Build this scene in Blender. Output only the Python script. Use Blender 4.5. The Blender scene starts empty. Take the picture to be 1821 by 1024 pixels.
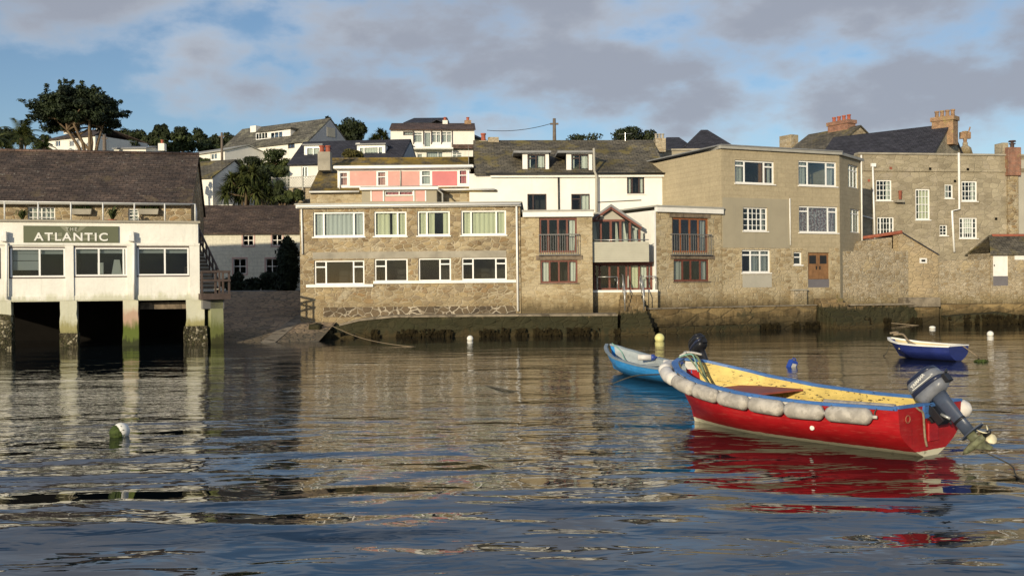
import bpy, bmesh, math, random
from mathutils import Vector, Matrix, noise
random.seed(11)
SC = bpy.context.scene
# ------------------------------------------------------------------ camera
FL, CX, CY, EYE = 1770.0, 910.5, 512.0, 2.65
_p, _r = math.atan(7/FL), math.radians(0.5)
_F = Vector((0, math.cos(_p), -math.sin(_p))); _U0 = Vector((0, math.sin(_p), math.cos(_p))); _R0 = Vector((1, 0, 0))
_R = _R0*math.cos(_r) - _U0*math.sin(_r); _U = _U0*math.cos(_r) + _R0*math.sin(_r)
EYEP = Vector((0, 0, EYE))
cd = bpy.data.cameras.new('camera'); cam = bpy.data.objects.new('camera', cd); SC.collection.objects.link(cam)
cd.sensor_width = 36; cd.lens = 36*FL/1821; cd.clip_end = 8000; cd.clip_start = 0.1
cam.matrix_world = Matrix(((_R.x, _U.x, -_F.x, 0), (_R.y, _U.y, -_F.y, 0), (_R.z, _U.z, -_F.z, EYE), (0, 0, 0, 1)))
SC.camera = cam
def ray(px, py): return _F + _R*((px-CX)/FL) - _U*((py-CY)/FL)
def at(px, py, D):
    d = ray(px, py); return EYEP + d*(D/d.y)
def on(px, py, z=0.0):
    d = ray(px, py); return EYEP + d*((z-EYE)/d.z)
def zat(px, py, D): return at(px, py, D).z
def pl(px, D):
    p = at(px, 505, D); return (p.x, p.y)
# ------------------------------------------------------------------ light
SUN_AZ, SUN_EL = math.radians(25), math.radians(12.3)
to_sun = Vector((-math.sin(SUN_AZ)*math.cos(SUN_EL), -math.cos(SUN_AZ)*math.cos(SUN_EL), math.sin(SUN_EL)))
sd = bpy.data.lights.new('sun', 'SUN'); sun = bpy.data.objects.new('sun', sd); SC.collection.objects.link(sun)
sd.energy = 4.6; sd.angle = math.radians(0.6); sd.color = (1.0, 0.86, 0.62)
sun.rotation_euler = to_sun.to_track_quat('Z', 'Y').to_euler()
SC.view_settings.view_transform = 'Standard'; SC.view_settings.look = 'None'
SC.view_settings.exposure = 0.0; SC.view_settings.gamma = 1.0
# ------------------------------------------------------------------ node helper
class NT:
    def __init__(s, tree): s.t = tree; s.n = tree.nodes; s.l = tree.links
    def new(s, typ, ins=None, **kw):
        n = s.n.new(typ)
        for k, v in kw.items(): setattr(n, k, v)
        for k, v in (ins or {}).items(): s.put(n.inputs[k], v)
        return n
    def put(s, sock, v):
        if isinstance(v, bpy.types.NodeSocket): s.l.new(v, sock)
        elif isinstance(v, bpy.types.Node): s.l.new(v.outputs[0], sock)
        else:
            if hasattr(sock.default_value, '__len__') and not hasattr(v, '__len__'): v = (v,)*len(sock.default_value)
            if hasattr(v, '__len__') and len(v) == 3 and len(sock.default_value) == 4: v = (*v, 1)
            sock.default_value = v
    def math(s, op, a, b=0.0, c=None, clamp=False):
        n = s.n.new('ShaderNodeMath'); n.operation = op; n.use_clamp = clamp
        s.put(n.inputs[0], a); s.put(n.inputs[1], b)
        if c is not None: s.put(n.inputs[2], c)
        return n.outputs[0]
    def mix(s, fac, a, b, blend='MIX'):
        n = s.n.new('ShaderNodeMix'); n.data_type = 'RGBA'; n.blend_type = blend
        s.put(n.inputs[0], fac); s.put(n.inputs[6], a); s.put(n.inputs[7], b); return n.outputs[2]
    def ramp(s, fac, stops, interp='LINEAR'):
        n = s.n.new('ShaderNodeValToRGB'); e = n.color_ramp; e.interpolation = interp
        while len(e.elements) < len(stops): e.elements.new(0.5)
        for el, (p, c) in zip(e.elements, stops):
            el.position = p; el.color = (*c, 1) if hasattr(c, '__len__') else (c, c, c, 1)
        s.put(n.inputs[0], fac); return n.outputs[0]
    def smooth(s, v, lo, hi):
        n = s.n.new('ShaderNodeMapRange'); n.interpolation_type = 'SMOOTHSTEP'
        s.put(n.inputs[0], v); n.inputs[1].default_value = lo; n.inputs[2].default_value = hi; return n.outputs[0]
    def mapping(s, vec, scale=(1, 1, 1), loc=(0, 0, 0), rot=(0, 0, 0)):
        n = s.new('ShaderNodeMapping', {'Vector': vec}); n.inputs['Scale'].default_value = scale
        n.inputs['Location'].default_value = loc; n.inputs['Rotation'].default_value = rot; return n.outputs[0]
    def noise(s, vec, scale, detail=4, rough=0.55, dist=0.0, out=0):
        n = s.new('ShaderNodeTexNoise', {'Vector': vec, 'Scale': scale, 'Detail': detail, 'Roughness': rough, 'Distortion': dist}); return n.outputs[out]
# ------------------------------------------------------------------ sky
SKY_STR = 0.12
world = bpy.data.worlds.new('World'); SC.world = world; world.use_nodes = True
w = NT(world.node_tree); w.n.clear()
sky = w.new('ShaderNodeTexSky', sky_type='NISHITA'); sky.sun_disc = False; sky.sun_elevation = SUN_EL
sky.sun_rotation = math.atan2(to_sun.x, to_sun.y); sky.altitude = 0; sky.air_density = 1.0; sky.dust_density = 0.2; sky.ozone_density = 3.0
tc = w.new('ShaderNodeTexCoord'); dirv = tc.outputs['Generated']
sep = w.new('ShaderNodeSeparateXYZ', {'Vector': dirv})
az = w.math('ARCTAN2', sep.outputs[0], sep.outputs[1]); el = sep.outputs[2]
wob = w.noise(w.mapping(dirv, (1, 1, 1.8)), 6.5, 7, 0.50)
wob3 = w.noise(w.mapping(dirv, (1, 1, 2.0), (1, 5, 2)), 19.0, 5, 0.55)
wob2 = w.noise(w.mapping(dirv, (1, 1, 2.2), (3.1, 1.7, 0.4)), 3.0, 4, 0.5)
CL = [(170, 25, 240, 95, .95), (340, 115, 105, 75, .85), (680, 75, 180, 75, 1.0), (640, 182, 150, 50, .9), (430, 172, 130, 45, .8),
      (1060, 35, 220, 65, .95), (1010, 145, 215, 75, 1.05), (1500, 45, 300, 95, 1.05), (1390, 135, 100, 60, .85), (1640, 195, 270, 70, 1.05), (1280, 200, 180, 50, .85), (1830, 120, 70, 90, .9),
      (500, -150, 500, 50, .7), (1500, -200, 500, 70, .8), (-500, 60, 300, 120, .9), (2500, 60, 300, 130, .9), (890, 220, 130, 30, .75), (820, 20, 130, 40, .6)]
dens = 0.0
for (px, py, rx, ry, s_) in CL:
    a = math.atan((px-CX)/FL); e = (505-py)/FL
    dx = w.math('MULTIPLY', w.math('SUBTRACT', az, a), FL/rx); dz = w.math('MULTIPLY', w.math('SUBTRACT', el, e), FL/ry)
    q = w.math('ADD', w.math('MULTIPLY', dx, dx), w.math('MULTIPLY', dz, dz))
    g = w.math('MULTIPLY', w.math('EXPONENT', w.math('MULTIPLY', q, -0.58)), s_)
    dens = w.math('MAXIMUM', dens, g)
far = w.math('MULTIPLY', w.smooth(w.math('ABSOLUTE', az), 0.75, 1.1), wob2)
high = w.math('MULTIPLY', w.smooth(el, 0.40, 0.55), w.math('MULTIPLY', wob2, 0.72))
dens = w.math('MAXIMUM', dens, w.math('MAXIMUM', far, high))
d2 = w.math('ADD', dens, w.math('MULTIPLY', w.math('SUBTRACT', wob, 0.5), 1.6))
d2 = w.math('ADD', d2, w.math('MULTIPLY', w.math('SUBTRACT', wob2, 0.5), 0.5))
d2 = w.math('ADD', d2, w.math('MULTIPLY', w.math('SUBTRACT', wob3, 0.5), 1.1))
cover = w.smooth(d2, 0.20, 0.92)
tone = w.smooth(w.math('ADD', d2, w.math('MULTIPLY', w.math('SUBTRACT', wob2, 0.5), 1.2)), 0.25, 1.05)
ccol = w.ramp(tone, [(0.0, (0.66, 0.70, 0.76)), (0.35, (0.50, 0.53, 0.585)), (1.0, (0.335, 0.36, 0.425))])
skyc = w.mix(1.0, sky, (1.06, 1.0, 1.0), 'MULTIPLY')
bg1 = w.new('ShaderNodeBackground', {'Color': skyc, 'Strength': SKY_STR})
bg2 = w.new('ShaderNodeBackground', {'Color': ccol, 'Strength': w.math('ADD', 1.02, w.math('MULTIPLY', w.smooth(el, 0.28, 0.5), 0.55))})
mx = w.new('ShaderNodeMixShader', {0: w.math('MULTIPLY', cover, 0.93), 1: bg1, 2: bg2})
w.new('ShaderNodeOutputWorld', {'Surface': mx})
# ------------------------------------------------------------------ materials
MATS = {}
def _base(name):
    m = bpy.data.materials.new(name); m.use_nodes = True; t = NT(m.node_tree); t.n.clear()
    b = t.new('ShaderNodeBsdfPrincipled'); t.new('ShaderNodeOutputMaterial', {'Surface': b})
    tc = t.new('ShaderNodeTexCoord').outputs['Object']; MATS[name] = m; return m, t, b, tc
def plain(name, col, rough=0.6, var=0.12, vs=2.0, bump=0.0, bs=20, metal=0.0, spec=0.4, dirt=None, streak=None):
    m, t, b, tc = _base(name)
    oi = t.new('ShaderNodeObjectInfo').outputs['Random']; tc = t.new('ShaderNodeVectorMath', {0: tc, 1: t.new('ShaderNodeCombineXYZ', {0: t.math('MULTIPLY', oi, 37.0), 1: t.math('MULTIPLY', oi, 19.0), 2: 0.0})}, operation='ADD').outputs[0]
    n = t.noise(tc, vs, 6, 0.6)
    c = t.mix(1.0, col, t.ramp(n, [(0.25, 1-var*1.6), (0.75, 1+var)]), 'MULTIPLY') if var else None
    if dirt:   # dirt = (colour, threshold, scale)
        dn = t.noise(tc, dirt[2], 8, 0.65)
        c = t.mix(t.smooth(dn, dirt[1], dirt[1]+0.12), c, dirt[0])
    if streak:
        sn = t.noise(t.mapping(tc, (3.5, 3.5, 0.22)), 1.6, 6, 0.65)
        c = t.mix(t.math('MULTIPLY', t.smooth(sn, 0.5, 0.72), streak[1]), c, streak[0])
    t.put(b.inputs['Base Color'], c if c is not None else col)
    b.inputs['Roughness'].default_value = rough; b.inputs['Metallic'].default_value = metal; b.inputs['Specular IOR Level'].default_value = spec
    if bump:
        bn = t.new('ShaderNodeBump', {'Height': t.noise(tc, bs, 5, 0.6), 'Strength': 0.6, 'Distance': bump}); t.put(b.inputs['Normal'], bn)
    return m
def tide(t, tc, c, levels):
    z = t.new('ShaderNodeSeparateXYZ', {'Vector': tc}).outputs[2]
    n = t.noise(t.mapping(tc, (1, 1, 0.7)), 1.1, 6, 0.65)
    sk = t.noise(t.mapping(tc, (3.2, 3.2, 0.35)), 1.5, 6, 0.7)
    zz = t.math('ADD', t.math('ADD', z, t.math('MULTIPLY', t.math('SUBTRACT', n, 0.5), -1.2)), t.math('MULTIPLY', t.math('SUBTRACT', sk, 0.5), -1.0))
    for (lim, soft, col, amt) in levels:
        f = t.math('MULTIPLY', t.math('SUBTRACT', 1.0, t.smooth(zz, lim-soft, lim+soft)), amt)
        c = t.mix(f, c, col)
    return c
def stone(name, cols, mortar, sc=(2.6, 2.6, 3.6), mw=0.05, levels=None, render=None, patch=None, rnd=1.0, bump=0.05):
    m, t, b, tc = _base(name)
    v = t.mapping(tc, sc)
    wv = t.noise(v, 1.7, 3, 0.5, out=1)
    v2 = t.new('ShaderNodeVectorMath', {0: v, 1: t.new('ShaderNodeVectorMath', {0: wv, 1: (0.32,)*3}, operation='MULTIPLY')}, operation='ADD').outputs[0]
    vo = t.new('ShaderNodeTexVoronoi', {'Vector': v2, 'Scale': 1.0, 'Randomness': rnd}, feature='F1')
    ve = t.new('ShaderNodeTexVoronoi', {'Vector': v2, 'Scale': 1.0, 'Randomness': rnd}, feature='DISTANCE_TO_EDGE')
    cell = t.new('ShaderNodeSeparateColor', {0: vo.outputs['Color']}).outputs[0]
    k = len(cols); c = t.ramp(cell, [(i/max(1, k-1), cc) for i, cc in enumerate(cols)])
    fine = t.noise(tc, 14, 6, 0.7); big = t.noise(tc, 0.55, 5, 0.6)
    c = t.mix(1.0, c, t.ramp(fine, [(0.3, 0.72), (0.7, 1.22)]), 'MULTIPLY')
    mm = t.math('SUBTRACT', 1.0, t.smooth(t.math('ADD', ve.outputs['Distance'], t.math('MULTIPLY', t.math('SUBTRACT', fine, 0.5), 0.05)), mw*0.3, mw*1.5))
    mvis = t.smooth(t.noise(tc, 0.8, 4), 0.36, 0.6)
    c = t.mix(t.math('MULTIPLY', mm, t.math('ADD', t.math('MULTIPLY', mvis, 0.65), 0.25)), c, mortar)
    c = t.mix(1.0, c, t.ramp(big, [(0.3, 0.74), (0.7, 1.15)]), 'MULTIPLY')
    if patch:   # render or limewash left in patches: (colour, threshold, scale)
        pn = t.noise(t.mapping(tc, (1, 1, 1), (7, 3, 2)), patch[2], 7, 0.62)
        c = t.mix(t.math('MULTIPLY', t.smooth(pn, patch[1], patch[1]+0.07), 0.85), c, patch[0])
    if levels: c = tide(t, tc, c, levels)
    t.put(b.inputs['Base Color'], c); b.inputs['Roughness'].default_value = 0.9; b.inputs['Specular IOR Level'].default_value = 0.2
    hgt = t.math('ADD', t.smooth(ve.outputs['Distance'], 0.0, mw*2.2), t.math('MULTIPLY', fine, 0.6))
    t.put(b.inputs['Normal'], t.new('ShaderNodeBump', {'Height': hgt, 'Strength': 0.7, 'Distance': bump}))
    return m
def slate(name, c1, c2, moss=None, mth=0.55, row=0.24, wid=0.36):
    m, t, b, tc = _base(name)
    s = t.new('ShaderNodeSeparateXYZ', {'Vector': tc}); v = t.new('ShaderNodeCombineXYZ', {0: s.outputs[0], 1: t.math('MULTIPLY', s.outputs[2], 1.9), 2: 0.0}).outputs[0]
    br = t.new('ShaderNodeTexBrick', {'Vector': v, 'Scale': 1.0, 'Color1': c1, 'Color2': c2, 'Mortar': tuple(x*0.35 for x in c1), 'Mortar Size': 0.018, 'Brick Width': wid, 'Row Height': row, 'Bias': 0.0})
    n1 = t.noise(t.mapping(tc, (0.6, 0.6, 2.2)), 2.4, 8, 0.7); n2 = t.noise(tc, 9, 5, 0.7)
    c = t.mix(1.0, br.outputs[0], t.ramp(n1, [(0.3, 0.42), (0.72, 1.7)]), 'MULTIPLY')
    c = t.mix(1.0, c, t.ramp(n2, [(0.3, 0.75), (0.7, 1.3)]), 'MULTIPLY')
    if moss:
        mn = t.noise(tc, 0.75, 7, 0.65); c = t.mix(t.math('MULTIPLY', t.smooth(mn, mth, mth+0.16), t.math('ADD', 0.35, t.math('MULTIPLY', n2, 1.0)), clamp=True), c, moss)
        ln = t.noise(tc, 5.5, 4, 0.6); c = t.mix(t.math('MULTIPLY', t.smooth(ln, 0.63, 0.69), 0.55), c, (0.27, 0.25, 0.21))
        bn = t.noise(t.mapping(tc, (0.5, 0.5, 0.9), (3, 8, 1)), 0.9, 6, 0.65); c = t.mix(1.0, c, t.ramp(bn, [(0.32, 0.6), (0.7, 1.35)]), 'MULTIPLY')
    t.put(b.inputs['Base Color'], c); b.inputs['Roughness'].default_value = 0.75; b.inputs['Specular IOR Level'].default_value = 0.3
    t.put(b.inputs['Normal'], t.new('ShaderNodeBump', {'Height': t.math('ADD', br.outputs[1], t.math('MULTIPLY', n2, -0.7)), 'Strength': 0.8, 'Distance': -0.02}))
    return m
def brick(name, c1, c2, mort):
    m, t, b, tc = _base(name)
    s = t.new('ShaderNodeSeparateXYZ', {'Vector': tc}); v = t.new('ShaderNodeCombineXYZ', {0: t.math('ADD', s.outputs[0], s.outputs[1]), 1: s.outputs[2], 2: 0.0}).outputs[0]
    br = t.new('ShaderNodeTexBrick', {'Vector': v, 'Scale': 1.0, 'Color1': c1, 'Color2': c2, 'Mortar': mort, 'Mortar Size': 0.012, 'Brick Width': 0.23, 'Row Height': 0.085})
    c = t.mix(1.0, br.outputs[0], t.ramp(t.noise(tc, 3, 6, 0.7), [(0.3, 0.55), (0.7, 1.35)]), 'MULTIPLY')
    c = t.mix(t.smooth(t.noise(tc, 1.9, 6, 0.7), 0.56, 0.68), c, (0.33, 0.25, 0.10))
    t.put(b.inputs['Base Color'], c); b.inputs['Roughness'].default_value = 0.9
    t.put(b.inputs['Normal'], t.new('ShaderNodeBump', {'Height': br.outputs[1], 'Strength': 0.6, 'Distance': -0.01})); return m
def whitewall(name, col, levels=None, streak=((0.33, 0.33, 0.27), 0.35), rub=0.012, course=None):
    m, t, b, tc = _base(name)
    c = t.mix(1.0, col, t.ramp(t.noise(tc, 0.7, 7, 0.65), [(0.3, 0.86), (0.7, 1.03)]), 'MULTIPLY')
    sn = t.noise(t.mapping(tc, (2.2, 2.2, 0.16)), 1.7, 6, 0.68)
    c = t.mix(t.math('MULTIPLY', t.smooth(sn, 0.52, 0.75), streak[1]), c, streak[0])
    if course:
        sx = t.new('ShaderNodeSeparateXYZ', {'Vector': t.new('ShaderNodeVectorMath', {0: tc, 1: t.new('ShaderNodeVectorMath', {0: t.noise(tc, 1.5, 3, .5, out=1), 1: (0.12,)*3}, operation='MULTIPLY')}, operation='ADD')}); v = t.new('ShaderNodeCombineXYZ', {0: sx.outputs[0], 1: sx.outputs[2], 2: 0.0}).outputs[0]
        bk = t.new('ShaderNodeTexBrick', {'Vector': v, 'Scale': 1.0, 'Color1': (0.95,)*3, 'Color2': (1.04,)*3, 'Mortar': course, 'Mortar Size': 0.03, 'Mortar Smooth': 0.8, 'Brick Width': 0.55, 'Row Height': 0.26})
        c = t.mix(1.0, c, bk.outputs[0], 'MULTIPLY'); c = t.mix(1.0, c, t.ramp(t.noise(tc, 7, 6, 0.7), [(0.3, 0.85), (0.7, 1.14)]), 'MULTIPLY')
    if levels: c = tide(t, tc, c, levels)
    t.put(b.inputs['Base Color'], c); b.inputs['Roughness'].default_value = 0.75; b.inputs['Specular IOR Level'].default_value = 0.25
    t.put(b.inputs['Normal'], t.new('ShaderNodeBump', {'Height': t.noise(tc, 5, 6, 0.6), 'Strength': 0.6, 'Distance': rub})); return m
def foliage(name, c1, c2, sc=1.6):
    m, t, b, tc = _base(name)
    n = t.noise(tc, sc, 4, 0.6); n2 = t.noise(tc, sc*7, 2, 0.5)
    c = t.mix(t.smooth(t.math('ADD', n, t.math('MULTIPLY', t.math('SUBTRACT', n2, .5), .5)), 0.35, 0.68), c1, c2)
    t.put(b.inputs['Base Color'], c); b.inputs['Roughness'].default_value = 0.7; b.inputs['Specular IOR Level'].default_value = 0.25; return m
def fabric(name, col, alt=None, sc=7):
    m, t, b, tc = _base(name); c = col
    if alt: c = t.mix(t.smooth(t.noise(tc, sc, 5, 0.7), 0.47, 0.54), col, alt)
    t.put(b.inputs['Base Color'], c); b.inputs['Roughness'].default_value = 0.9; b.inputs['Specular IOR Level'].default_value = 0.1; return m

LIME = (0.50, 0.46, 0.38)
BR = [(0.29, 0.215, 0.115), (0.38, 0.295, 0.17), (0.19, 0.135, 0.075), (0.43, 0.35, 0.22), (0.33, 0.255, 0.155), (0.24, 0.19, 0.125), (0.30, 0.20, 0.10)]
stone('rubble', BR, (0.47, 0.40, 0.28), (2.7, 2.7, 5.0), 0.06, [(1.9, 0.35, (0.24, 0.185, 0.105), 0.5)], patch=((0.40, 0.345, 0.245), 0.58, 0.9))
stone('rubble_pale', [(0.38, 0.30, 0.175), (0.46, 0.38, 0.24), (0.29, 0.215, 0.12), (0.42, 0.33, 0.195), (0.48, 0.41, 0.275)], (0.48, 0.40, 0.275), (2.5, 2.5, 5.4), 0.045, [(1.95, 0.3, (0.20, 0.15, 0.075), 0.6), (1.5, 0.25, (0.085, 0.065, 0.035), .8)], patch=((0.43, 0.36, 0.24), 0.53, 1.1), rnd=0.8, bump=0.03)
stone('ashlar', [(0.32, 0.275, 0.19), (0.38, 0.33, 0.235), (0.27, 0.23, 0.16), (0.41, 0.355, 0.26)], (0.31, 0.268, 0.19), (1.7, 1.7, 3.2), 0.035, patch=((0.335, 0.29, 0.22), 0.58, 0.7), rnd=0.8, bump=0.03)
stone('garden_stone', [(0.36, 0.29, 0.19), (0.43, 0.36, 0.25), (0.29, 0.22, 0.13), (0.47, 0.41, 0.31)], (0.45, 0.39, 0.285), (3.4, 3.4, 6.4), 0.05, [(1.75, 0.35, (0.20, 0.155, 0.075), 0.65), (1.25, 0.25, (0.09, 0.07, 0.035), 0.75)], patch=((0.42, 0.335, 0.20), 0.57, 0.6))
stone('tan_stone', [(0.40, 0.31, 0.19), (0.44, 0.345, 0.215), (0.36, 0.275, 0.165), (0.42, 0.35, 0.24)], (0.44, 0.36, 0.24), (2.0, 2.0, 4.0), 0.04, [(1.7, 0.35, (0.20, 0.155, 0.075), 0.6), (1.25, 0.25, (0.10, 0.08, 0.04), 0.7)], patch=((0.42, 0.33, 0.20), 0.48, 0.7))
stone('harbour_stone', [(0.15, 0.105, 0.055), (0.24, 0.17, 0.085), (0.09, 0.065, 0.038), (0.29, 0.21, 0.11)], (0.26, 0.20, 0.115), (1.7, 1.7, 3.0), 0.05,
      [(1.18, 0.16, (0.024, 0.025, 0.012), 0.93), (0.22, 0.16, (0.060, 0.042, 0.018), 0.6)], patch=((0.15, 0.125, 0.055), 0.55, 0.9))
stone('harbour_brown', [(0.20, 0.14, 0.065), (0.25, 0.18, 0.085), (0.15, 0.105, 0.05)], (0.16, 0.12, 0.065), (0.7, 0.7, 2.2), 0.04,
      [(0.85, 0.2, (0.055, 0.042, 0.02), 0.75), (0.42, 0.2, (0.03, 0.024, 0.012), 0.9)], patch=((0.06, 0.055, 0.03), 0.6, 0.8))
stone('rough_lime', [(0.10, 0.075, 0.05), (0.16, 0.12, 0.075), (0.07, 0.055, 0.04)], (0.50, 0.44, 0.34), (2.6, 2.6, 2.9), 0.055)
stone('setts', [(0.34, 0.25, 0.17), (0.44, 0.32, 0.205), (0.25, 0.20, 0.15)], (0.13, 0.105, 0.075), (2.6, 2.6, 2.6), 0.07, [(0.45, 0.2, (0.05, 0.05, 0.035), 0.6)])
stone('barnacle', [(0.04, 0.035, 0.02), (0.10, 0.085, 0.05), (0.05, 0.05, 0.02), (0.42, 0.37, 0.26)], (0.02, 0.02, 0.012), (9, 9, 9), 0.1)
whitewall('white_render', (0.80, 0.77, 0.70))
whitewall('clean_white', (0.80, 0.78, 0.72), streak=((0.5, 0.48, 0.42), 0.25))
whitewall('quay_white', (0.80, 0.78, 0.71), [(2.25, 0.2, (0.40, 0.40, 0.24), 0.6), (1.15, 0.22, (0.26, 0.23, 0.075), 0.85), (0.72, 0.18, (0.045, 0.045, 0.02), 0.95)], rub=0.03)
whitewall('green_post', (0.30, 0.31, 0.17), [(1.0, 0.3, (0.11, 0.125, 0.025), 0.85), (0.35, 0.15, (0.04, 0.04, 0.015), 0.9)], rub=0.02)
whitewall('weedy_pier', (0.62, 0.60, 0.45), [(1.75, 0.25, (0.33, 0.09, 0.05), 0.55), (1.1, 0.28, (0.085, 0.125, 0.015), 0.95), (0.3, 0.12, (0.03, 0.035, 0.012), 0.95)], rub=0.02)
whitewall('cream_wall', (0.68, 0.65, 0.53), rub=0.06, course=(0.86, 0.86, 0.86))
whitewall('tan_render', (0.405, 0.34, 0.225), streak=((0.26, 0.215, 0.145), 0.55), course=(0.89, 0.88, 0.86))
whitewall('grey_render', (0.35, 0.31, 0.225), streak=((0.24, 0.22, 0.18), 0.5))
whitewall('dull_render', (0.42, 0.395, 0.33))
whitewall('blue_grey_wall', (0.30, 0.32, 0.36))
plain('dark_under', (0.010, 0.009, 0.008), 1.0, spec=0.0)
plain('room', (0.026, 0.022, 0.019), 0.9)
plain('upvc', (0.82, 0.81, 0.78), 0.35, 0.04)
plain('white_paint', (0.80, 0.78, 0.73), 0.5, 0.08, 3, dirt=((0.5, 0.47, 0.4), 0.66, 4))
plain('fascia_grey', (0.36, 0.35, 0.31), 0.6, 0.1)
plain('lead', (0.22, 0.225, 0.23), 0.6, 0.15)
plain('dark_frame', (0.055, 0.03, 0.025), 0.5, 0.1)
plain('red_wood', (0.155, 0.050, 0.032), 0.45, 0.2, 6)
plain('orange_wood', (0.27, 0.10, 0.04), 0.45, 0.2, 6)
plain('door_wood', (0.24, 0.125, 0.055), 0.55, 0.25, 3, streak=((0.10, 0.05, 0.025), 0.5))
plain('grey_panel', (0.15, 0.14, 0.15), 0.6, 0.1)
plain('old_timber', (0.20, 0.155, 0.11), 0.9, 0.4, 4, 0.02, 12, streak=((0.05, 0.04, 0.03), .8))
plain('stair_wood', (0.085, 0.06, 0.05), 0.7, 0.25, 4)
plain('clad_boards', (0.40, 0.385, 0.31), 0.6, 0.06)
plain('steel', (0.45, 0.45, 0.44), 0.35, 0.05, metal=0.7)
plain('rail_white', (0.68, 0.67, 0.63), 0.4, 0.05)
plain('rail_dark', (0.16, 0.155, 0.15), 0.5, 0.1)
plain('black_iron', (0.02, 0.02, 0.02), 0.5, 0.1)
plain('pink_paint', (0.60, 0.31, 0.265), 0.6, 0.10, 1.3, dirt=((0.62, 0.42, 0.36), 0.56, 1.5))
plain('pink_dark', (0.55, 0.17, 0.175), 0.6, 0.08, 1.3)
plain('pink_frame', (0.50, 0.33, 0.29), 0.7, 0.1)
plain('sign_green', (0.105, 0.115, 0.065), 0.5, 0.06)
plain('sign_star', (0.20, 0.205, 0.14), 0.5, 0.05)
plain('sign_pale', (0.42, 0.42, 0.35), 0.5, 0.0)
plain('sign_white', (0.72, 0.71, 0.66), 0.5, 0.0)
plain('concrete', (0.33, 0.30, 0.24), 0.9, 0.2, 1.5, 0.02, 15)
plain('road', (0.22, 0.21, 0.19), 0.9, 0.2, 1.0, 0.01, 30)
plain('kerb_stone', (0.24, 0.20, 0.145), 0.9, 0.3, 2.5, 0.02, 12, dirt=((0.08, 0.065, 0.045), 0.52, 1.3))
plain('earth', (0.075, 0.06, 0.04), 1.0, 0.3, 0.5, 0.05, 4)
plain('grass', (0.055, 0.075, 0.025), 1.0, 0.4, 0.4, 0.05, 5)
plain('weed_brown', (0.020, 0.015, 0.006), 0.9, 0.6, 3, spec=0.1)
plain('trunk_bark', (0.17, 0.12, 0.075), 0.95, 0.35, 4, 0.03, 10)
plain('pole_wood', (0.15, 0.12, 0.095), 0.9, 0.2, 6)
plain('clay_pot', (0.36, 0.10, 0.06), 0.8, 0.25, 5)
plain('ridge_tile', (0.28, 0.085, 0.05), 0.8, 0.25, 5)
brick('red_brick', (0.30, 0.10, 0.055), (0.21, 0.075, 0.045), (0.30, 0.24, 0.18))
brick('orange_brick', (0.30, 0.16, 0.085), (0.23, 0.115, 0.06), (0.36, 0.28, 0.18))
slate('roof_brown', (0.085, 0.060, 0.046), (0.052, 0.040, 0.034), (0.12, 0.09, 0.05), 0.56)
slate('roof_cottage', (0.085, 0.058, 0.042), (0.06, 0.042, 0.034), (0.10, 0.075, 0.04), 0.62)
slate('roof_moss', (0.12, 0.098, 0.06), (0.085, 0.072, 0.048), (0.25, 0.17, 0.03), 0.42)
slate('roof_mossy_grey', (0.125, 0.108, 0.078), (0.085, 0.076, 0.058), (0.19, 0.15, 0.045), 0.50)
slate('roof_lichen', (0.13, 0.12, 0.095), (0.09, 0.085, 0.07), (0.24, 0.23, 0.16), 0.52)
slate('roof_slate', (0.040, 0.040, 0.050), (0.030, 0.030, 0.040))
slate('roof_rust', (0.115, 0.07, 0.052), (0.08, 0.055, 0.045), (0.20, 0.10, 0.05), 0.58)
foliage('leaf_cypress', (0.010, 0.017, 0.008), (0.030, 0.043, 0.016), 0.5)
foliage('leaf_dark', (0.012, 0.018, 0.008), (0.038, 0.050, 0.016), 0.5)
foliage('leaf_mid', (0.022, 0.034, 0.010), (0.070, 0.085, 0.022), 0.7)
foliage('leaf_hedge', (0.008, 0.014, 0.007), (0.020, 0.030, 0.012), 1.5)
foliage('leaf_palm', (0.030, 0.045, 0.012), (0.10, 0.11, 0.030), 0.9)
foliage('leaf_fern', (0.05, 0.045, 0.012), (0.11, 0.10, 0.03), 1.5)
fabric('net', (0.50, 0.49, 0.46)); fabric('cream_curtain', (0.62, 0.58, 0.40)); fabric('white_curtain', (0.66, 0.63, 0.55))
fabric('floral', (0.26, 0.13, 0.13), (0.66, 0.58, 0.55), 9); fabric('blind', (0.48, 0.47, 0.44)); fabric('chair_wood', (0.35, 0.16, 0.06))
def glass(name, tint, refl=1.0):
    m = bpy.data.materials.new(name); m.use_nodes = True; t = NT(m.node_tree); t.n.clear()
    tr = t.new('ShaderNodeBsdfTransparent', {'Color': tint}); gl = t.new('ShaderNodeBsdfGlossy', {'Color': (0.9, 0.95, 1.0), 'Roughness': 0.02})
    f = t.math('MULTIPLY', t.new('ShaderNodeFresnel', {'IOR': 1.5}).outputs[0], refl)
    t.new('ShaderNodeOutputMaterial', {'Surface': t.new('ShaderNodeMixShader', {0: f, 1: tr, 2: gl})}); MATS[name] = m
glass('glass', (0.86, 0.90, 0.90), 0.6); glass('glass_clear', (0.93, 0.95, 0.94), 0.8)
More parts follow.
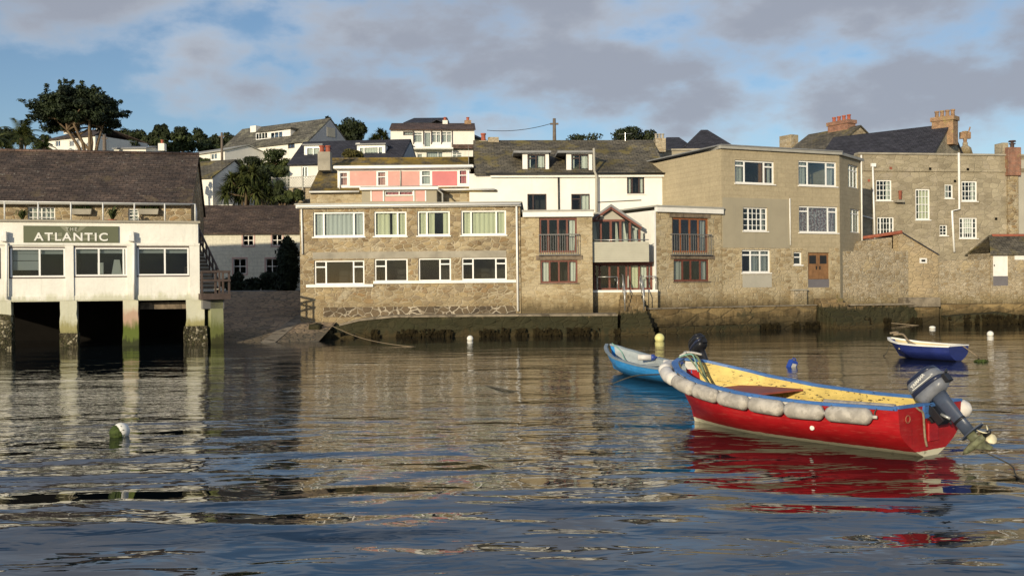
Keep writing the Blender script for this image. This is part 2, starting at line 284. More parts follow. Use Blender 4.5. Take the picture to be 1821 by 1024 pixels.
# ------------------------------------------------------------------ mesh helpers
class MB:
    def __init__(s): s.v = []; s.f = []; s.m = []
    def add(s, vs, fs, mi=0):
        o = len(s.v); s.v += [tuple(v) for v in vs]; s.f += [tuple(i+o for i in f) for f in fs]; s.m += [mi]*len(fs); return s
    def box(s, x0, x1, y0, y1, z0, z1, mi=0):
        return s.add([(x0, y0, z0), (x1, y0, z0), (x1, y1, z0), (x0, y1, z0), (x0, y0, z1), (x1, y0, z1), (x1, y1, z1), (x0, y1, z1)],
                     [(0, 1, 5, 4), (1, 2, 6, 5), (2, 3, 7, 6), (3, 0, 4, 7), (4, 5, 6, 7), (3, 2, 1, 0)], mi)
    def prism(s, poly, y0, y1, mi=0):      # poly in (x, z)
        n = len(poly); vs = [(x, y0, z) for x, z in poly]+[(x, y1, z) for x, z in poly]
        return s.add(vs, [tuple(range(n)), tuple(range(2*n-1, n-1, -1))]+[(i, i+n, (i+1) % n+n, (i+1) % n) for i in range(n)], mi)
    def slab(s, poly, z0, z1, mi=0):       # poly in (x, y)
        n = len(poly); vs = [(x, y, z0) for x, y in poly]+[(x, y, z1) for x, y in poly]
        return s.add(vs, [tuple(range(n)), tuple(range(2*n-1, n-1, -1))]+[(i, i+n, (i+1) % n+n, (i+1) % n) for i in range(n)], mi)
    def tube(s, path, r, n=8, mi=0, cap=True):
        P = [Vector(p) for p in path]; R = r if hasattr(r, '__len__') else [r]*len(P); o = len(s.v); prev = None
        for i, p in enumerate(P):
            t = (P[min(i+1, len(P)-1)]-P[max(i-1, 0)]).normalized()
            a = (prev if prev is not None else Vector((0, 0, 1) if abs(t.z) < .9 else (1, 0, 0)))
            a = (a-t*a.dot(t)).normalized(); prev = a; b = t.cross(a)
            for k in range(n):
                q = 2*math.pi*k/n; s.v.append(tuple(p+(a*math.cos(q)+b*math.sin(q))*R[i]))
        for i in range(len(P)-1):
            for k in range(n):
                k2 = (k+1) % n; s.f.append((o+i*n+k, o+i*n+k2, o+(i+1)*n+k2, o+(i+1)*n+k)); s.m.append(mi)
        if cap:
            s.f.append(tuple(o+k for k in range(n))[::-1]); s.f.append(tuple(o+(len(P)-1)*n+k for k in range(n))); s.m += [mi, mi]
        return s
    def lathe(s, prof, n=16, c=(0, 0, 0), mi=0):    # prof of (r, z)
        o = len(s.v)
        for r, z in prof:
            for k in range(n): q = 2*math.pi*k/n; s.v.append((c[0]+r*math.cos(q), c[1]+r*math.sin(q), c[2]+z))
        for i in range(len(prof)-1):
            for k in range(n):
                k2 = (k+1) % n; s.f.append((o+i*n+k, o+i*n+k2, o+(i+1)*n+k2, o+(i+1)*n+k)); s.m.append(mi)
        return s
    def loft(s, rings, mi=0, cap=True, closed=True):
        o = len(s.v); n = len(rings[0])
        for r in rings: s.v += [tuple(p) for p in r]
        for i in range(len(rings)-1):
            for k in range(n if closed else n-1):
                k2 = (k+1) % n; s.f.append((o+i*n+k, o+i*n+k2, o+(i+1)*n+k2, o+(i+1)*n+k)); s.m.append(mi)
        if cap: s.f.append(tuple(o+k for k in range(n))[::-1]); s.f.append(tuple(o+(len(rings)-1)*n+k for k in range(n))); s.m += [mi, mi]
        return s
    def build(s, name, mats, parent=None, loc=(0, 0, 0), rz=0.0, smooth=False, fix=True, bevel=0.0):
        me = bpy.data.meshes.new(name); me.from_pydata(s.v, [], s.f)
        for m in ([mats] if isinstance(mats, str) else mats): me.materials.append(MATS[m])
        me.polygons.foreach_set('material_index', s.m)
        if fix:
            bm = bmesh.new(); bm.from_mesh(me); bmesh.ops.recalc_face_normals(bm, faces=bm.faces); bm.to_mesh(me); bm.free()
        if smooth: me.polygons.foreach_set('use_smooth', [True]*len(me.polygons))
        o = bpy.data.objects.new(name, me); SC.collection.objects.link(o)
        if parent: o.parent = parent
        o.location = loc; o.rotation_euler = (0, 0, rz)
        if bevel:
            md = o.modifiers.new('bevel', 'BEVEL'); md.width = bevel; md.segments = 2; md.limit_method = 'ANGLE'
        return o
def tag(o, label=None, cat=None, group=None, kind=None):
    if label: o['label'] = label
    if cat: o['category'] = cat
    if group: o['group'] = group
    if kind: o['kind'] = kind
    return o
def thing(name, label, cat, loc=(0, 0, 0), rz=0.0, group=None):
    o = bpy.data.objects.new(name, None); SC.collection.objects.link(o); o.location = loc; o.rotation_euler = (0, 0, rz)
    o.empty_display_size = 0.3; return tag(o, label, cat, group)
def struct(o): o['kind'] = 'structure'; return o

class Fac:      # a facade: a vertical plane over the plan line A-B of a thing; u runs along it, y goes into the depth, z is height above the water
    def __init__(s, T, A, B):
        s.T = T; s.A = Vector(A); s.B = Vector(B); d = s.B-s.A; s.L = d.length; s.d = d/s.L; s.ang = math.atan2(d.y, d.x); s.n = Vector((-s.d.y, s.d.x)); s.holes = []
        if T.location.length == 0: T.location = (A[0], A[1], 0)
        s.loc = (A[0]-T.location.x, A[1]-T.location.y, -T.location.z)
    def uv(s, px, py, off=0.0):
        d = ray(px, py); a = s.A+s.n*off
        k = (a.x*s.n.x+a.y*s.n.y)/(d.x*s.n.x+d.y*s.n.y); p = EYEP+d*k
        return (Vector((p.x, p.y))-a).dot(s.d), p.z
    def rect(s, r, off=0.0):
        a = s.uv(r[0], r[1], off); b = s.uv(r[2], r[1], off); c = s.uv(r[0], r[3], off); e = s.uv(r[2], r[3], off)
        return ((a[0]+c[0])/2, (b[0]+e[0])/2, (c[1]+e[1])/2, (a[1]+b[1])/2)      # u0,u1,z0,z1
    def point(s, u, y=0.0): p = s.A+s.d*u+s.n*y; return (p.x, p.y)
    def put(s, mb, name, mats, parent=None, **k):
        if parent is None or parent is s.T: return mb.build(name, mats, s.T, s.loc, s.ang, **k)
        return mb.build(name, mats, parent, **k)
    def box(s, name, r, y0, y1, mat, parent=None, bevel=0.0, off=None):
        u0, u1, z0, z1 = s.rect(r, min(y0, 0) if off is None else off); return s.put(MB().box(u0, u1, y0, y1, z0, z1), name, mat, parent, bevel=bevel)
    def poly(s, name, pts, y0, y1, mat, parent=None, off=0.0): return s.put(MB().prism([s.uv(*p, off) for p in pts], y0, y1), name, mat, parent)
    def pipe(s, name, pts, r, mat, y=-0.08): 
        return s.put(MB().tube([(u, y, z) for u, z in [s.uv(*p, y) for p in pts]], r, 8), name, mat, smooth=True)
    def sheet(s, mb, u0, u1, z0, z1, top=None, y=0.0, reveal=0.17, room=1.0, mi=0, mroom=1):
        us = sorted({u0, u1, *[min(max(v, u0), u1) for h in s.holes for v in h[:2]]}); zs = sorted({z0, z1, *[min(max(v, z0), z1) for h in s.holes for v in h[2:]]})
        for a, b in zip(us, us[1:]):
            for c, e in zip(zs, zs[1:]):
                if b-a < 1e-5 or e-c < 1e-5: continue
                mu, mz = (a+b)/2, (c+e)/2
                if any(h[0] < mu < h[1] and h[2] < mz < h[3] for h in s.holes): continue
                mb.add([(a, y, c), (b, y, c), (b, y, e), (a, y, e)], [(0, 1, 2, 3)], mi)
        for h in s.holes:
            a, b, c, e = h; q = [(a, c), (b, c), (b, e), (a, e)]
            for i in range(4):
                p0, p1 = q[i], q[(i+1) % 4]
                mb.add([(p0[0], y, p0[1]), (p1[0], y, p1[1]), (p1[0], y+reveal, p1[1]), (p0[0], y+reveal, p0[1])], [(0, 1, 2, 3)], mi)
                mb.add([(p0[0], y+reveal, p0[1]), (p1[0], y+reveal, p1[1]), (p1[0], y+room, p1[1]), (p0[0], y+room, p0[1])], [(0, 1, 2, 3)], mroom)
            mb.add([(a, y+room, c), (b, y+room, c), (b, y+room, e), (a, y+room, e)], [(0, 1, 2, 3)], mroom)
    def body(s, depth, z0, z1, mat, ridge=None, u0=0.0, u1=None, name='wall', top=True, room=1.0, topmat=None, back=None, parent=None):
        u1 = s.L if u1 is None else u1; mb = MB(); s.sheet(mb, u0, u1, z0, z1, room=min(room, depth*.8)); zb = z1 if back is None else back
        for u in (u0, u1):
            if ridge: mb.add([(u, 0, z0), (u, 0, z1), (u, depth/2, ridge), (u, depth, z1), (u, depth, z0)], [(0, 1, 2, 3, 4)])
            else: mb.add([(u, 0, z0), (u, 0, z1), (u, depth, zb), (u, depth, z0)], [(0, 1, 2, 3)])
        mb.add([(u0, depth, z0), (u1, depth, z0), (u1, depth, zb), (u0, depth, zb)], [(0, 1, 2, 3)])
        if top and not ridge: mb.add([(u0, 0, z1), (u1, 0, z1), (u1, depth, zb), (u0, depth, zb)], [(0, 1, 2, 3)], 2)
        return s.put(mb, name, [mat, 'room', topmat or mat], parent, fix=False)
    def roof(s, depth, z1, ridge, mat, over=0.22, thick=0.10, u0=0.0, u1=None, side=0.12, name='roof', hip0=0.0, hip1=0.0, parent=None):
        u1 = s.L if u1 is None else u1; a, b = u0-side, u1+side; sl = (ridge-z1)/(depth/2); ze = z1-over*sl; mb = MB()
        lo = [(a, -over, ze), (b, -over, ze), (b-hip1, depth/2, ridge), (a+hip0, depth/2, ridge), (a, depth+over, ze), (b, depth+over, ze)]
        up = [(x, y, z+thick) for x, y, z in lo]
        mb.add(lo+up, [(6, 7, 8, 9), (9, 8, 11, 10), (0, 3, 2, 1), (3, 4, 5, 2), (0, 1, 7, 6), (4, 10, 11, 5), (1, 2, 8, 7), (2, 5, 11, 8), (0, 6, 9, 3), (3, 9, 10, 4)])
        return s.put(mb, name, mat, parent, fix=False)
    def win(s, r, cols=(), trans=None, tcols=None, grid=None, frame='upvc', fw=0.06, curt=(), cm='cream_curtain', sill='upvc', y=0.075, name='window', uvz=None, hole=True, surround=None, gl='glass', label=None):
        u0, u1, z0, z1 = uvz or s.rect(r, 0.0)
        if hole: s.holes.append((u0, u1, z0, z1))
        W = MB().box(u0+.01, u1-.01, y+.03, y+.036, z0+.01, z1-.01); wo = s.put(W, name, gl)
        if label: wo['label'] = label
        f = MB(); d0, d1 = y, y+.07
        f.box(u0, u1, d0, d1, z0, z0+fw); f.box(u0, u1, d0, d1, z1-fw, z1); f.box(u0, u0+fw, d0, d1, z0+fw, z1-fw); f.box(u1-fw, u1, d0, d1, z0+fw, z1-fw)
        ed = [u0+fw*.5]+[u0+(u1-u0)*c for c in cols]+[u1-fw*.5]
        for c in ed[1:-1]: f.box(c-fw*.5, c+fw*.5, d0+.002, d1-.002, z0+fw, z1-fw)
        if trans:
            zt = z1-(z1-z0)*trans
            for i in (range(len(ed)-1) if tcols is None else tcols): f.box(ed[i]+fw*.5, ed[i+1]-fw*.5, d0+.004, d1-.004, zt-fw*.45, zt+fw*.45)
        if grid:
            nx, nz, gw = grid
            for i in range(len(ed)-1):
                n = nx[i] if hasattr(nx, '__len__') else nx
                for k in range(1, n): uu = ed[i]+(ed[i+1]-ed[i])*k/n; f.box(uu-gw/2, uu+gw/2, d0+.01, d1-.012, z0+fw, z1-fw)
            for k in range(1, nz):
                zz = z0+(z1-z0)*k/nz; g2 = gw*(1.6 if nz % 2 == 0 and k == nz//2 else 1); f.box(u0+fw, u1-fw, d0+.012, d1-.014, zz-g2/2, zz+g2/2)
        s.put(f, 'frame', frame, wo, bevel=0.0)
        if sill: s.put(MB().box(u0-.06, u1+.06, -.07, y, z0-.06, z0), 'sill', sill, wo)
        for c in curt:
            a, b = c[0], c[1]; m = c[2] if len(c) > 2 else cm; t = c[3] if len(c) > 3 else 0.0; bot = c[4] if len(c) > 4 else 0.0
            n = max(6, int((u1-u0)*(b-a)/0.03)); A = u0+(u1-u0)*a; Bq = u0+(u1-u0)*b; cb = MB(); vs = []
            for k in range(n+1):
                q = k/n; yy = y+.16+.028*math.sin(q*n*0.8+a*9)+.012*math.sin(q*n*2.1)
                tie = t*(0.5 if t else 0)
                vs.append((A+(Bq-A)*q, yy, z1-.03)); vs.append((A+(Bq-A)*(q*(1-abs(tie)) + (abs(tie) if tie < 0 else 0)), yy, z0+.03+(z1-z0)*bot))
            cb.add(vs, [(2*k, 2*k+2, 2*k+3, 2*k+1) for k in range(n)]); s.put(cb, 'curtain', m, wo, smooth=True, fix=False)
        if surround:
            sw = .10; b = MB().box(u0-sw, u0, -.025, .03, z0-sw, z1+sw).box(u1, u1+sw, -.025, .03, z0-sw, z1+sw).box(u0, u1, -.025, .03, z1, z1+sw).box(u0, u1, -.025, .03, z0-sw, z0)
            s.put(b, 'surround', surround, wo)
        return wo
    def chimney(s, px0, py0, px1, py1, y, mat='red_brick', pots=2, potmat='clay_pot', dep=0.7, cap=True, pot_h=0.5, name='chimney'):
        u0, u1, z0, z1 = s.rect((px0, py0, px1, py1), y); mb = MB().box(u0, u1, y, y+dep, z0, z1)
        if cap: e = 0.09; h = min(.3, (z1-z0)*.25); mb.box(u0-e, u1+e, y-e, y+dep+e, z1-h, z1+0.02)
        c = s.put(mb, name, mat)
        for k in range(pots):
            uu = u0+(u1-u0)*(k+.5)/pots; r = min(.16, (u1-u0)/pots*.42)
            s.put(MB().lathe([(r, 0), (r*.85, pot_h*.75), (r*1.1, pot_h*.8), (r*1.1, pot_h), (r*.75, pot_h), (r*.7, 0)], 10, (uu, y+dep/2, z1)), 'chimney_pot', potmat, c, smooth=False)
        return c
def rail_mb(mb, p0, p1, z0, z1, nbar, rbar=.012, rrail=.022, posts=()):
    pass

# ================================================================== STRUCTURE: water, ground
m = bpy.data.materials.new('water'); m.use_nodes = True; t = NT(m.node_tree); t.n.clear(); MATS['water'] = m
b = t.new('ShaderNodeBsdfPrincipled', {'Base Color': (0.006, 0.010, 0.012), 'Roughness': 0.015, 'IOR': 1.55}); t.new('ShaderNodeOutputMaterial', {'Surface': b})
tc = t.new('ShaderNodeTexCoord').outputs['Object']
def wave(sx, sy, rot, detail, rough, dist, seed):
    return t.noise(t.mapping(tc, (sx, sy, 1), (seed, seed*1.7, 0), (0, 0, rot)), 1.0, detail, rough, dist)
big = t.math('ADD', t.math('MULTIPLY', wave(0.40, 0.72, 0.30, 1.0, 0.4, 0.4, 3.0), 0.7), t.math('MULTIPLY', wave(0.55, 1.15, -0.22, 1.0, 0.4, 0.4, 41.0), 0.42)); mid = wave(1.15, 2.5, -0.12, 2, 0.5, 0.7, 11.0); fine = wave(2.8, 8.0, 0.06, 2, 0.5, 0.5, 23.0)
gust = t.smooth(t.noise(t.mapping(tc, (0.05, 0.16, 1), (4, 9, 0)), 1.0, 3, 0.5), 0.3, 0.65)
ysep = t.new('ShaderNodeSeparateXYZ', {'Vector': tc}).outputs[1]
near = t.math('SUBTRACT', 1.0, t.math('MULTIPLY', t.smooth(ysep, 12.0, 26.0), 0.72)); calm = t.math('SUBTRACT', 1.0, t.math('MULTIPLY', t.smooth(ysep, 32.0, 47.0), 0.68))
hgt = t.math('ADD', t.math('MULTIPLY', t.math('ADD', t.math('MULTIPLY', t.math('MULTIPLY', big, 0.140), t.math('ADD', 0.35, t.smooth(t.noise(t.mapping(tc, (0.13, 0.30, 1), (2, 5, 0), (0, 0, .2)), 1.0, 2, 0.5), 0.32, 0.66))), t.math('MULTIPLY', mid, t.math('ADD', 0.015, t.math('MULTIPLY', t.smooth(ysep, 11.0, 19.0), 0.030)))), t.math('MULTIPLY', near, calm)),
             t.math('MULTIPLY', t.math('MULTIPLY', fine, t.math('ADD', 0.0008, t.math('MULTIPLY', t.smooth(ysep, 10.5, 20.0), 0.0072))), t.math('MULTIPLY', calm, t.math('ADD', 0.45, t.math('MULTIPLY', gust, 0.75)))))
t.put(b.inputs['Normal'], t.new('ShaderNodeBump', {'Height': hgt, 'Strength': 1.0, 'Distance': 1.0}))
struct(MB().add([(-2500, -2500, 0), (2500, -2500, 0), (2500, 300, 0), (-2500, 300, 0)], [(0, 1, 2, 3)]).build('harbour_water', 'water'))

def rough_wall(F, pts, y0, y1, name, mat, amp=.09, step=.22, seed=0.0):   # uneven masonry front: top outline pts (u, z), bottom below the water
    us = []; 
    for (a, za), (b_, zb2) in zip(pts, pts[1:]):
        n = max(1, int((b_-a)/step)); us += [(a+(b_-a)*k/n, za+(zb2-za)*k/n) for k in range(n)]
    us.append(pts[-1]); nz = 9; mb = MB(); N = len(us)
    for (u, z) in us:
        zt_ = z+.05*(noise.noise((u*1.3, seed, 3))+.6*noise.noise((u*4, seed, 9)))
        for k in range(nz+1):
            zz = -.5+(zt_+.5)*k/nz; d = amp*(noise.noise((u*.9, zz*1.6, seed))+.7*noise.noise((u*3.1, zz*4.2, seed+5)))+.10*(1-k/nz); mb.v.append((u, y0-d, zz))
        mb.v.append((u, y0+.45, zt_+.02)); mb.v.append((u, y1, zt_+.03))
    M_ = nz+3
    for i in range(N-1):
        for k in range(M_-1): mb.f.append((i*M_+k, (i+1)*M_+k, (i+1)*M_+k+1, i*M_+k+1)); mb.m.append(0)
    for e in (0, (N-1)*M_): mb.f.append(tuple(e+k for k in range(M_))+()); mb.m.append(0)
    return F.put(mb, name, mat, fix=False)
def weed_fringe(F, u0, u1, y0, n, top=.42, seed=1):
    rnd = random.Random(seed); mb = MB()
    for i in range(n):
        u = rnd.uniform(u0, u1)
        if noise.noise((u*.7, seed, 0))+.5*noise.noise((u*2.3, seed, 4)) < -.05: continue
        z = rnd.random()**1.6*top+.02; y = y0-rnd.uniform(.03, .16); w_ = rnd.uniform(.03, .08); l = rnd.uniform(.08, .22); q = rnd.uniform(-.05, .05)
        mb.add([(u-w_, y, z+l*.4), (u+w_, y-.01, z+l*.4), (u+w_*.6+q, y-.05, z-l*.6), (u-w_*.6+q, y-.04, z-l*.6)], [(0, 1, 2, 3)])
    return F.put(mb, 'seaweed', 'weed_brown', fix=False)
def aerial(F, px, py0, py1, y):
    u, z0 = F.uv(px, py1, y); z1 = F.uv(px, py0, y)[1]; mb = MB().tube([(u, y, z0), (u, y, z1)], .018, 5).tube([(u-.45, y, z1-.12), (u+.45, y, z1-.06)], .014, 5)
    for k in range(6): mb.tube([(u-.4+.16*k, y-.18, z1-.11+.01*k), (u-.4+.16*k, y+.18, z1-.11+.01*k)], .010, 4)
    return F.put(mb, 'aerial', 'steel')
def lerp_tab(tab, v):
    if v <= tab[0][0]: return tab[0][1]
    for (a, x), (b_, y) in zip(tab, tab[1:]):
        if v <= b_: return x+(y-x)*(v-a)/(b_-a)
    return tab[-1][1]
HT = [(0, -2), (55, -2), (62, -.6), (67, 1.6), (72, 2.4), (77, 3.4), (82, 7.5), (87, 11.3), (100, 14.2), (112, 16.8), (125, 18.3), (150, 21), (200, 24), (400, 26)]
def ground_z(x, y):
    z = lerp_tab(HT, y); k = 1-0.55*min(1, max(0, (x-4)/14)) if y > 75 else 1
    z = 2.4+(z-2.4)*k if z > 2.4 else z
    return z+0.5*noise.noise((x*.09, y*.09, 0))*(1 if y > 84 else 0)
ys = [48+2*i for i in range(42)]+[135, 145, 160, 180, 220, 300, 600, 1500, 4000]; xs = [-3000, -900, -300, -160]+[-120+3.0*i for i in range(81)]+[160, 300, 900, 3000]
mb = MB(); mb.v = [(x, y, ground_z(x, y)) for y in ys for x in xs]; nx = len(xs)
mb.f = [(j*nx+i, j*nx+i+1, (j+1)*nx+i+1, (j+1)*nx+i) for j in range(len(ys)-1) for i in range(nx-1)]; mb.m = [0]*len(mb.f)
struct(mb.build('hillside_ground', 'grass', smooth=True, fix=False))
# slipway and the lane at its head
sx0 = lambda D: pl(380, D)[0]-1.5
SL = [(44.5, -.35), (47.2, 0.0), (52, .75), (57, 1.5), (61.6, 2.34), (62.5, 2.30)]
mb = MB(); rows = []
for D, z in SL: rows.append([(-14.35-max(0, D-50)*.35, D, z), (-13.4, D, z+.02), (-12.1-(.0), D, z+.01), (-9.2, D, z)])
for a, c in zip(rows, rows[1:]):
    for k in range(3): mb.add([a[k], a[k+1], c[k+1], c[k]], [(0, 1, 2, 3)])
struct(mb.build('slipway', 'setts', fix=False))
mb = MB()
for k in range(7):     # a strip of long kerb slabs up the slip
    D0, D1 = 46.8+k*2.1, 46.8+(k+1)*2.1-.06; z0, z1 = lerp_tab(SL, D0)+.03, lerp_tab(SL, D1)+.03
    mb.add([(-11.9+.10*k*k*.25, D0, z0), (-11.2+.10*k*k*.25, D0, z0), (-11.2+.10*(k+1)**2*.25, D1, z1), (-11.9+.10*(k+1)**2*.25, D1, z1)], [(0, 1, 2, 3)])
struct(mb.build('slipway_kerb', 'kerb_stone', fix=False))
struct(MB().add([(-30, 61.5, 2.35), (-8, 61.5, 2.35), (-8, 71.5, 2.38), (-30, 71.5, 2.38)], [(0, 1, 2, 3)]).build('lane', 'road', fix=False))
# ================================================================== RESTAURANT ON PIERS
def letters(name, text, size, extr, mat, parent, loc, rot, spacing=1.0, sx=1.0):
    cu = bpy.data.curves.new(name, 'FONT'); cu.body = text; cu.size = size; cu.extrude = extr; cu.align_x = 'CENTER'; cu.align_y = 'CENTER'; cu.space_character = spacing; cu.offset = size*0.022
    o = bpy.data.objects.new(name, cu); SC.collection.objects.link(o); dg = bpy.context.evaluated_depsgraph_get(); dg.update()
    me = bpy.data.meshes.new_from_object(o.evaluated_get(dg)); bpy.data.objects.remove(o)
    me.materials.clear(); me.materials.append(MATS[mat]); me.transform(Matrix.Scale(sx, 4, (1, 0, 0)))
    r = bpy.data.objects.new(name, me); SC.collection.objects.link(r); r.parent = parent; r.location = loc; r.rotation_euler = rot; return r
a0, b0 = Vector(pl(0, 43.6)), Vector(pl(353, 46.0)); aL = a0-(b0-a0)*0.40
T = thing('restaurant', 'white rendered waterside restaurant on weedy concrete piers with green sign', 'restaurant')
R = Fac(T, aL, b0); ATL = R; ztop = R.uv(180, 394)[1]; zlow = R.uv(180, 535)[1]; uoff = R.uv(0, 500)[0]
for k, r in enumerate([(18, 441, 116, 493), (132, 440, 226, 491), (244, 440, 336, 490), (-112, 443, -1, 494)]):
    wo = R.win(r, (.53,) if k != 1 else (.46, .93), fw=.075, sill=None, y=.02, surround=None)
    u0, u1, z0, z1 = R.rect(r)
    R.put(MB().box(u0-.05, u0, -.012, .06, z0-.05, z1+.05).box(u1, u1+.05, -.012, .06, z0-.05, z1+.05).box(u0, u1, -.012, .06, z1, z1+.05).box(u0, u1, -.012, .06, z0-.05, z0), 'seal', 'dark_frame', wo)
    bl = MB().box(u0+.08, u1-.08, .2, .22, z1-.26, z1-.08)
    R.put(bl, 'blind', 'blind', wo)
    if k == 0: R.put(MB().box(u0+.08, u0+(u1-u0)*.51, .2, .22, z0+.75, z1-.27).box(u0+.08, u0+(u1-u0)*.51, .2, .22, z0+.32, z0+.72), 'blind', 'blind', wo)
    if k == 1: R.put(MB().box(u0+.9, u0+1.15, .6, .7, z0+.1, z0+.62).prism([(u0+1.5, z0+.08), (u0+1.95, z0+.08), (u0+1.85, z0+.75), (u0+1.62, z0+.75)], .5, .56), 'napkin', 'white_curtain', wo)
R.body(7.5, zlow, ztop, 'quay_white', topmat='concrete', room=2.2)
# soffit so the undercroft is closed above, and its dark back wall
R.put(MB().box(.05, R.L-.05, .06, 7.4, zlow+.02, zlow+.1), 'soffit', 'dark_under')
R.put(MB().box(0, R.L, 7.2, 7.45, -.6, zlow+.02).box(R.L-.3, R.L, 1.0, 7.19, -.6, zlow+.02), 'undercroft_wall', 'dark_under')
for (x0, x1) in ((116, 131), (226, 243), (337, 355)): R.box('pilaster', (x0, 435, x1, 534), -.06, -.002, 'quay_white')
R.box('string_course', (-120, 432, 355, 436), -.09, -.062, 'quay_white'); R.box('lintel_band', (-120, 526, 355, 534), -.035, -.002, 'quay_white')
R.box('coping', (-120, 391, 356, 395), -.10, .35, 'concrete')
def pier(px0, px1, mat, dep=.55, name='pier', bot=-.6, y0=-.03, wob=.03):
    u0, u1, _, _ = R.rect((px0, 540, px1, 600)); rings = []
    for k in range(10):
        z = bot+(zlow+.03-bot)*k/9; e = .05*max(0, 1-k/4)
        rings.append([(u0-e+random.uniform(-wob, wob)*(k < 8), y0-e, z), (u1+e+random.uniform(-wob, wob)*(k < 8), y0-e, z), (u1+e, dep, z), (u0-e, dep, z)])
    return R.put(MB().loft(rings), name, mat)
pier(107, 137, 'quay_white'); pier(219, 246, 'weedy_pier'); pier(331, 364, 'quay_white'); pier(-25, 20, 'quay_white'); pier(-140, -100, 'quay_white')
for q in ():    # second row of piers behind
    u = R.uv(q-20, 560)[0]; R.put(MB().box(u, u+.35, 2.6, 3.0, -.6, zlow+.02), 'inner_pier', 'dark_under')
R.put(MB().box(R.uv(247, 500)[0], R.uv(331, 500)[0], .7, .95, zlow-.42, zlow-.1), 'cross_beam', 'old_timber')
for px in (8, 234):          # lamps over the windows
    u, z = R.uv(px, 424); lm = MB().box(u-.13, u+.13, -.3, -.03, z-.14, z+.12).box(u-.05, u+.12, -.26, -.06, z+.12, z+.3); R.put(lm, 'floodlight', 'white_paint', bevel=.02)
    q = px+4; R.pipe('downpipe', [(q, 432), (q, 532)], .055, 'white_paint', -.14)
for r in ((0, 0),): pass
# barnacled blocks, boulders under the piers
def rough_block(name, F, px0, py0, px1, py1, y0, y1, mat, amp=.07, lab=None, n=7):
    u0, u1, z0, z1 = F.rect((px0, py0, px1, py1), y0); mb = MB(); bm = bmesh.new(); bmesh.ops.create_cube(bm, size=1); bmesh.ops.subdivide_edges(bm, edges=bm.edges, cuts=n, use_grid_fill=True)
    for v in bm.verts:
        p = Vector(((u0+u1)/2+v.co.x*(u1-u0), (y0+y1)/2+v.co.y*(y1-y0), (z0+z1)/2+v.co.z*(z1-z0)))
        p += noise.noise_vector(p*1.7)*amp+noise.noise_vector(p*5)*amp*.4; v.co = p
    mb.add([v.co[:] for v in bm.verts], [[v.index for v in f.verts] for f in bm.faces]); bm.free(); return F.put(mb, name, mat)
rough_block('pier_base', R, 327, 580, 369, 622, -.35, .5, 'barnacle'); rough_block('pier_base', R, 106, 592, 138, 628, -.14, .6, 'barnacle'); rough_block('pier_base', R, -30, 560, 21, 626, -.14, .6, 'barnacle')
# terrace railing
u = [R.uv(p, 375, .1)[0] for p in (-60, 8, 68, 126, 183, 239, 293, 347)]; zr = ztop+.85; mb = MB()
rail = MB()
for q in u: rail.tube([(q, .1, ztop-.02), (q, .1, zr)], .032, 8)
for k in range(1, 7): rail.tube([(u[-1], .1+k*.75, ztop-.02), (u[-1], .1+k*.75, zr)], .032, 8)
rail.tube([(u[0], .1, zr), (u[-1], .1, zr), (u[-1], 4.7, zr)], .026, 8)
rl = R.put(rail, 'terrace_railing', 'rail_white', smooth=True)

# the signboard
u0, u1, z0, z1 = R.rect((42, 402, 211, 433))
S = thing('signboard', 'olive green board with white lettering on restaurant parapet', 'sign', (R.point(u0)[0], R.point(u0)[1], z0), R.ang)
w_, h_ = u1-u0, z1-z0
MB().box(0, w_, -.06, -.003, 0, h_).build('board', 'sign_green', S)
mb = MB(); cx, cz = w_*.5, h_*.52
for k in range(8):
    a = math.pi/4*k+math.pi/8*0; 
def star(pts): mb.prism(pts, -.064, -.061)
star([(w_*.38, h_*.97), (w_*.45, h_*.97), (w_*.5, h_*.42), (w_*.46, h_*.55)]); star([(w_*.62, h_*.55+.25*h_), (w_*.66, h_*.97), (w_*.59, h_*.97), (w_*.54, h_*.55)])
star([(w_*.17, h_*.40), (w_*.40, h_*.62), (w_*.40, h_*.40)]); star([(w_*.60, h_*.45), (w_*.60, h_*.62), (w_*.86, h_*.40)])
star([(w_*.20, h_*.32), (w_*.44, h_*.10), (w_*.56, h_*.10), (w_*.80, h_*.32)])
mb.build('star_emblem', 'sign_star', S)
letters('lettering', 'ATLANTIC', h_*.64, .012, 'sign_white', S, (w_*.50, -.075, h_*.35), (math.pi/2, 0, 0), 1.22, 1.10)
letters('lettering', 'THE', h_*.28, .010, 'sign_pale', S, (w_*.50, -.075, h_*.80), (math.pi/2, 0, 0), 1.35)
# ------------------------------------------------ slate roofed stone house behind the terrace
T = thing('stone_house', 'long low stone house with broad brown slate roof behind restaurant terrace', 'house')
a1, b1 = Vector(pl(0, 48.6)), Vector(pl(341, 50.6)); aL = a1-(b1-a1)*.45; Q = Fac(T, aL, b1)
ze = Q.uv(200, 357)[1]; zrg = zat(180, 277, 54.0)
Q.win((49, 368, 98, 396), (.5,), frame='white_paint', grid=(3, 3, .03), curt=[(.02, .98, 'white_curtain')], sill=None, surround=None)
Q.win((228, 371, 247, 396), (), frame='white_paint', grid=(2, 4, .03), curt=[(.02, .98, 'white_curtain')], sill=None)
Q.body(8.2, ztop-.35, ze, 'rubble', ridge=zrg-.06); Q.roof(8.2, ze, zrg, 'roof_brown', over=.35, side=.1, thick=.12)
Q.put(MB().tube([(-.1, 4.1, zrg+.1), (Q.L+.1, 4.1, zrg+.1)], .11, 8), 'ridge_tiles', 'roof_rust', smooth=True)
Q.put(MB().tube([(0, -.42, ze-.22), (Q.L, -.42, ze-.2)], .05, 8), 'gutter', 'fascia_grey', smooth=True)
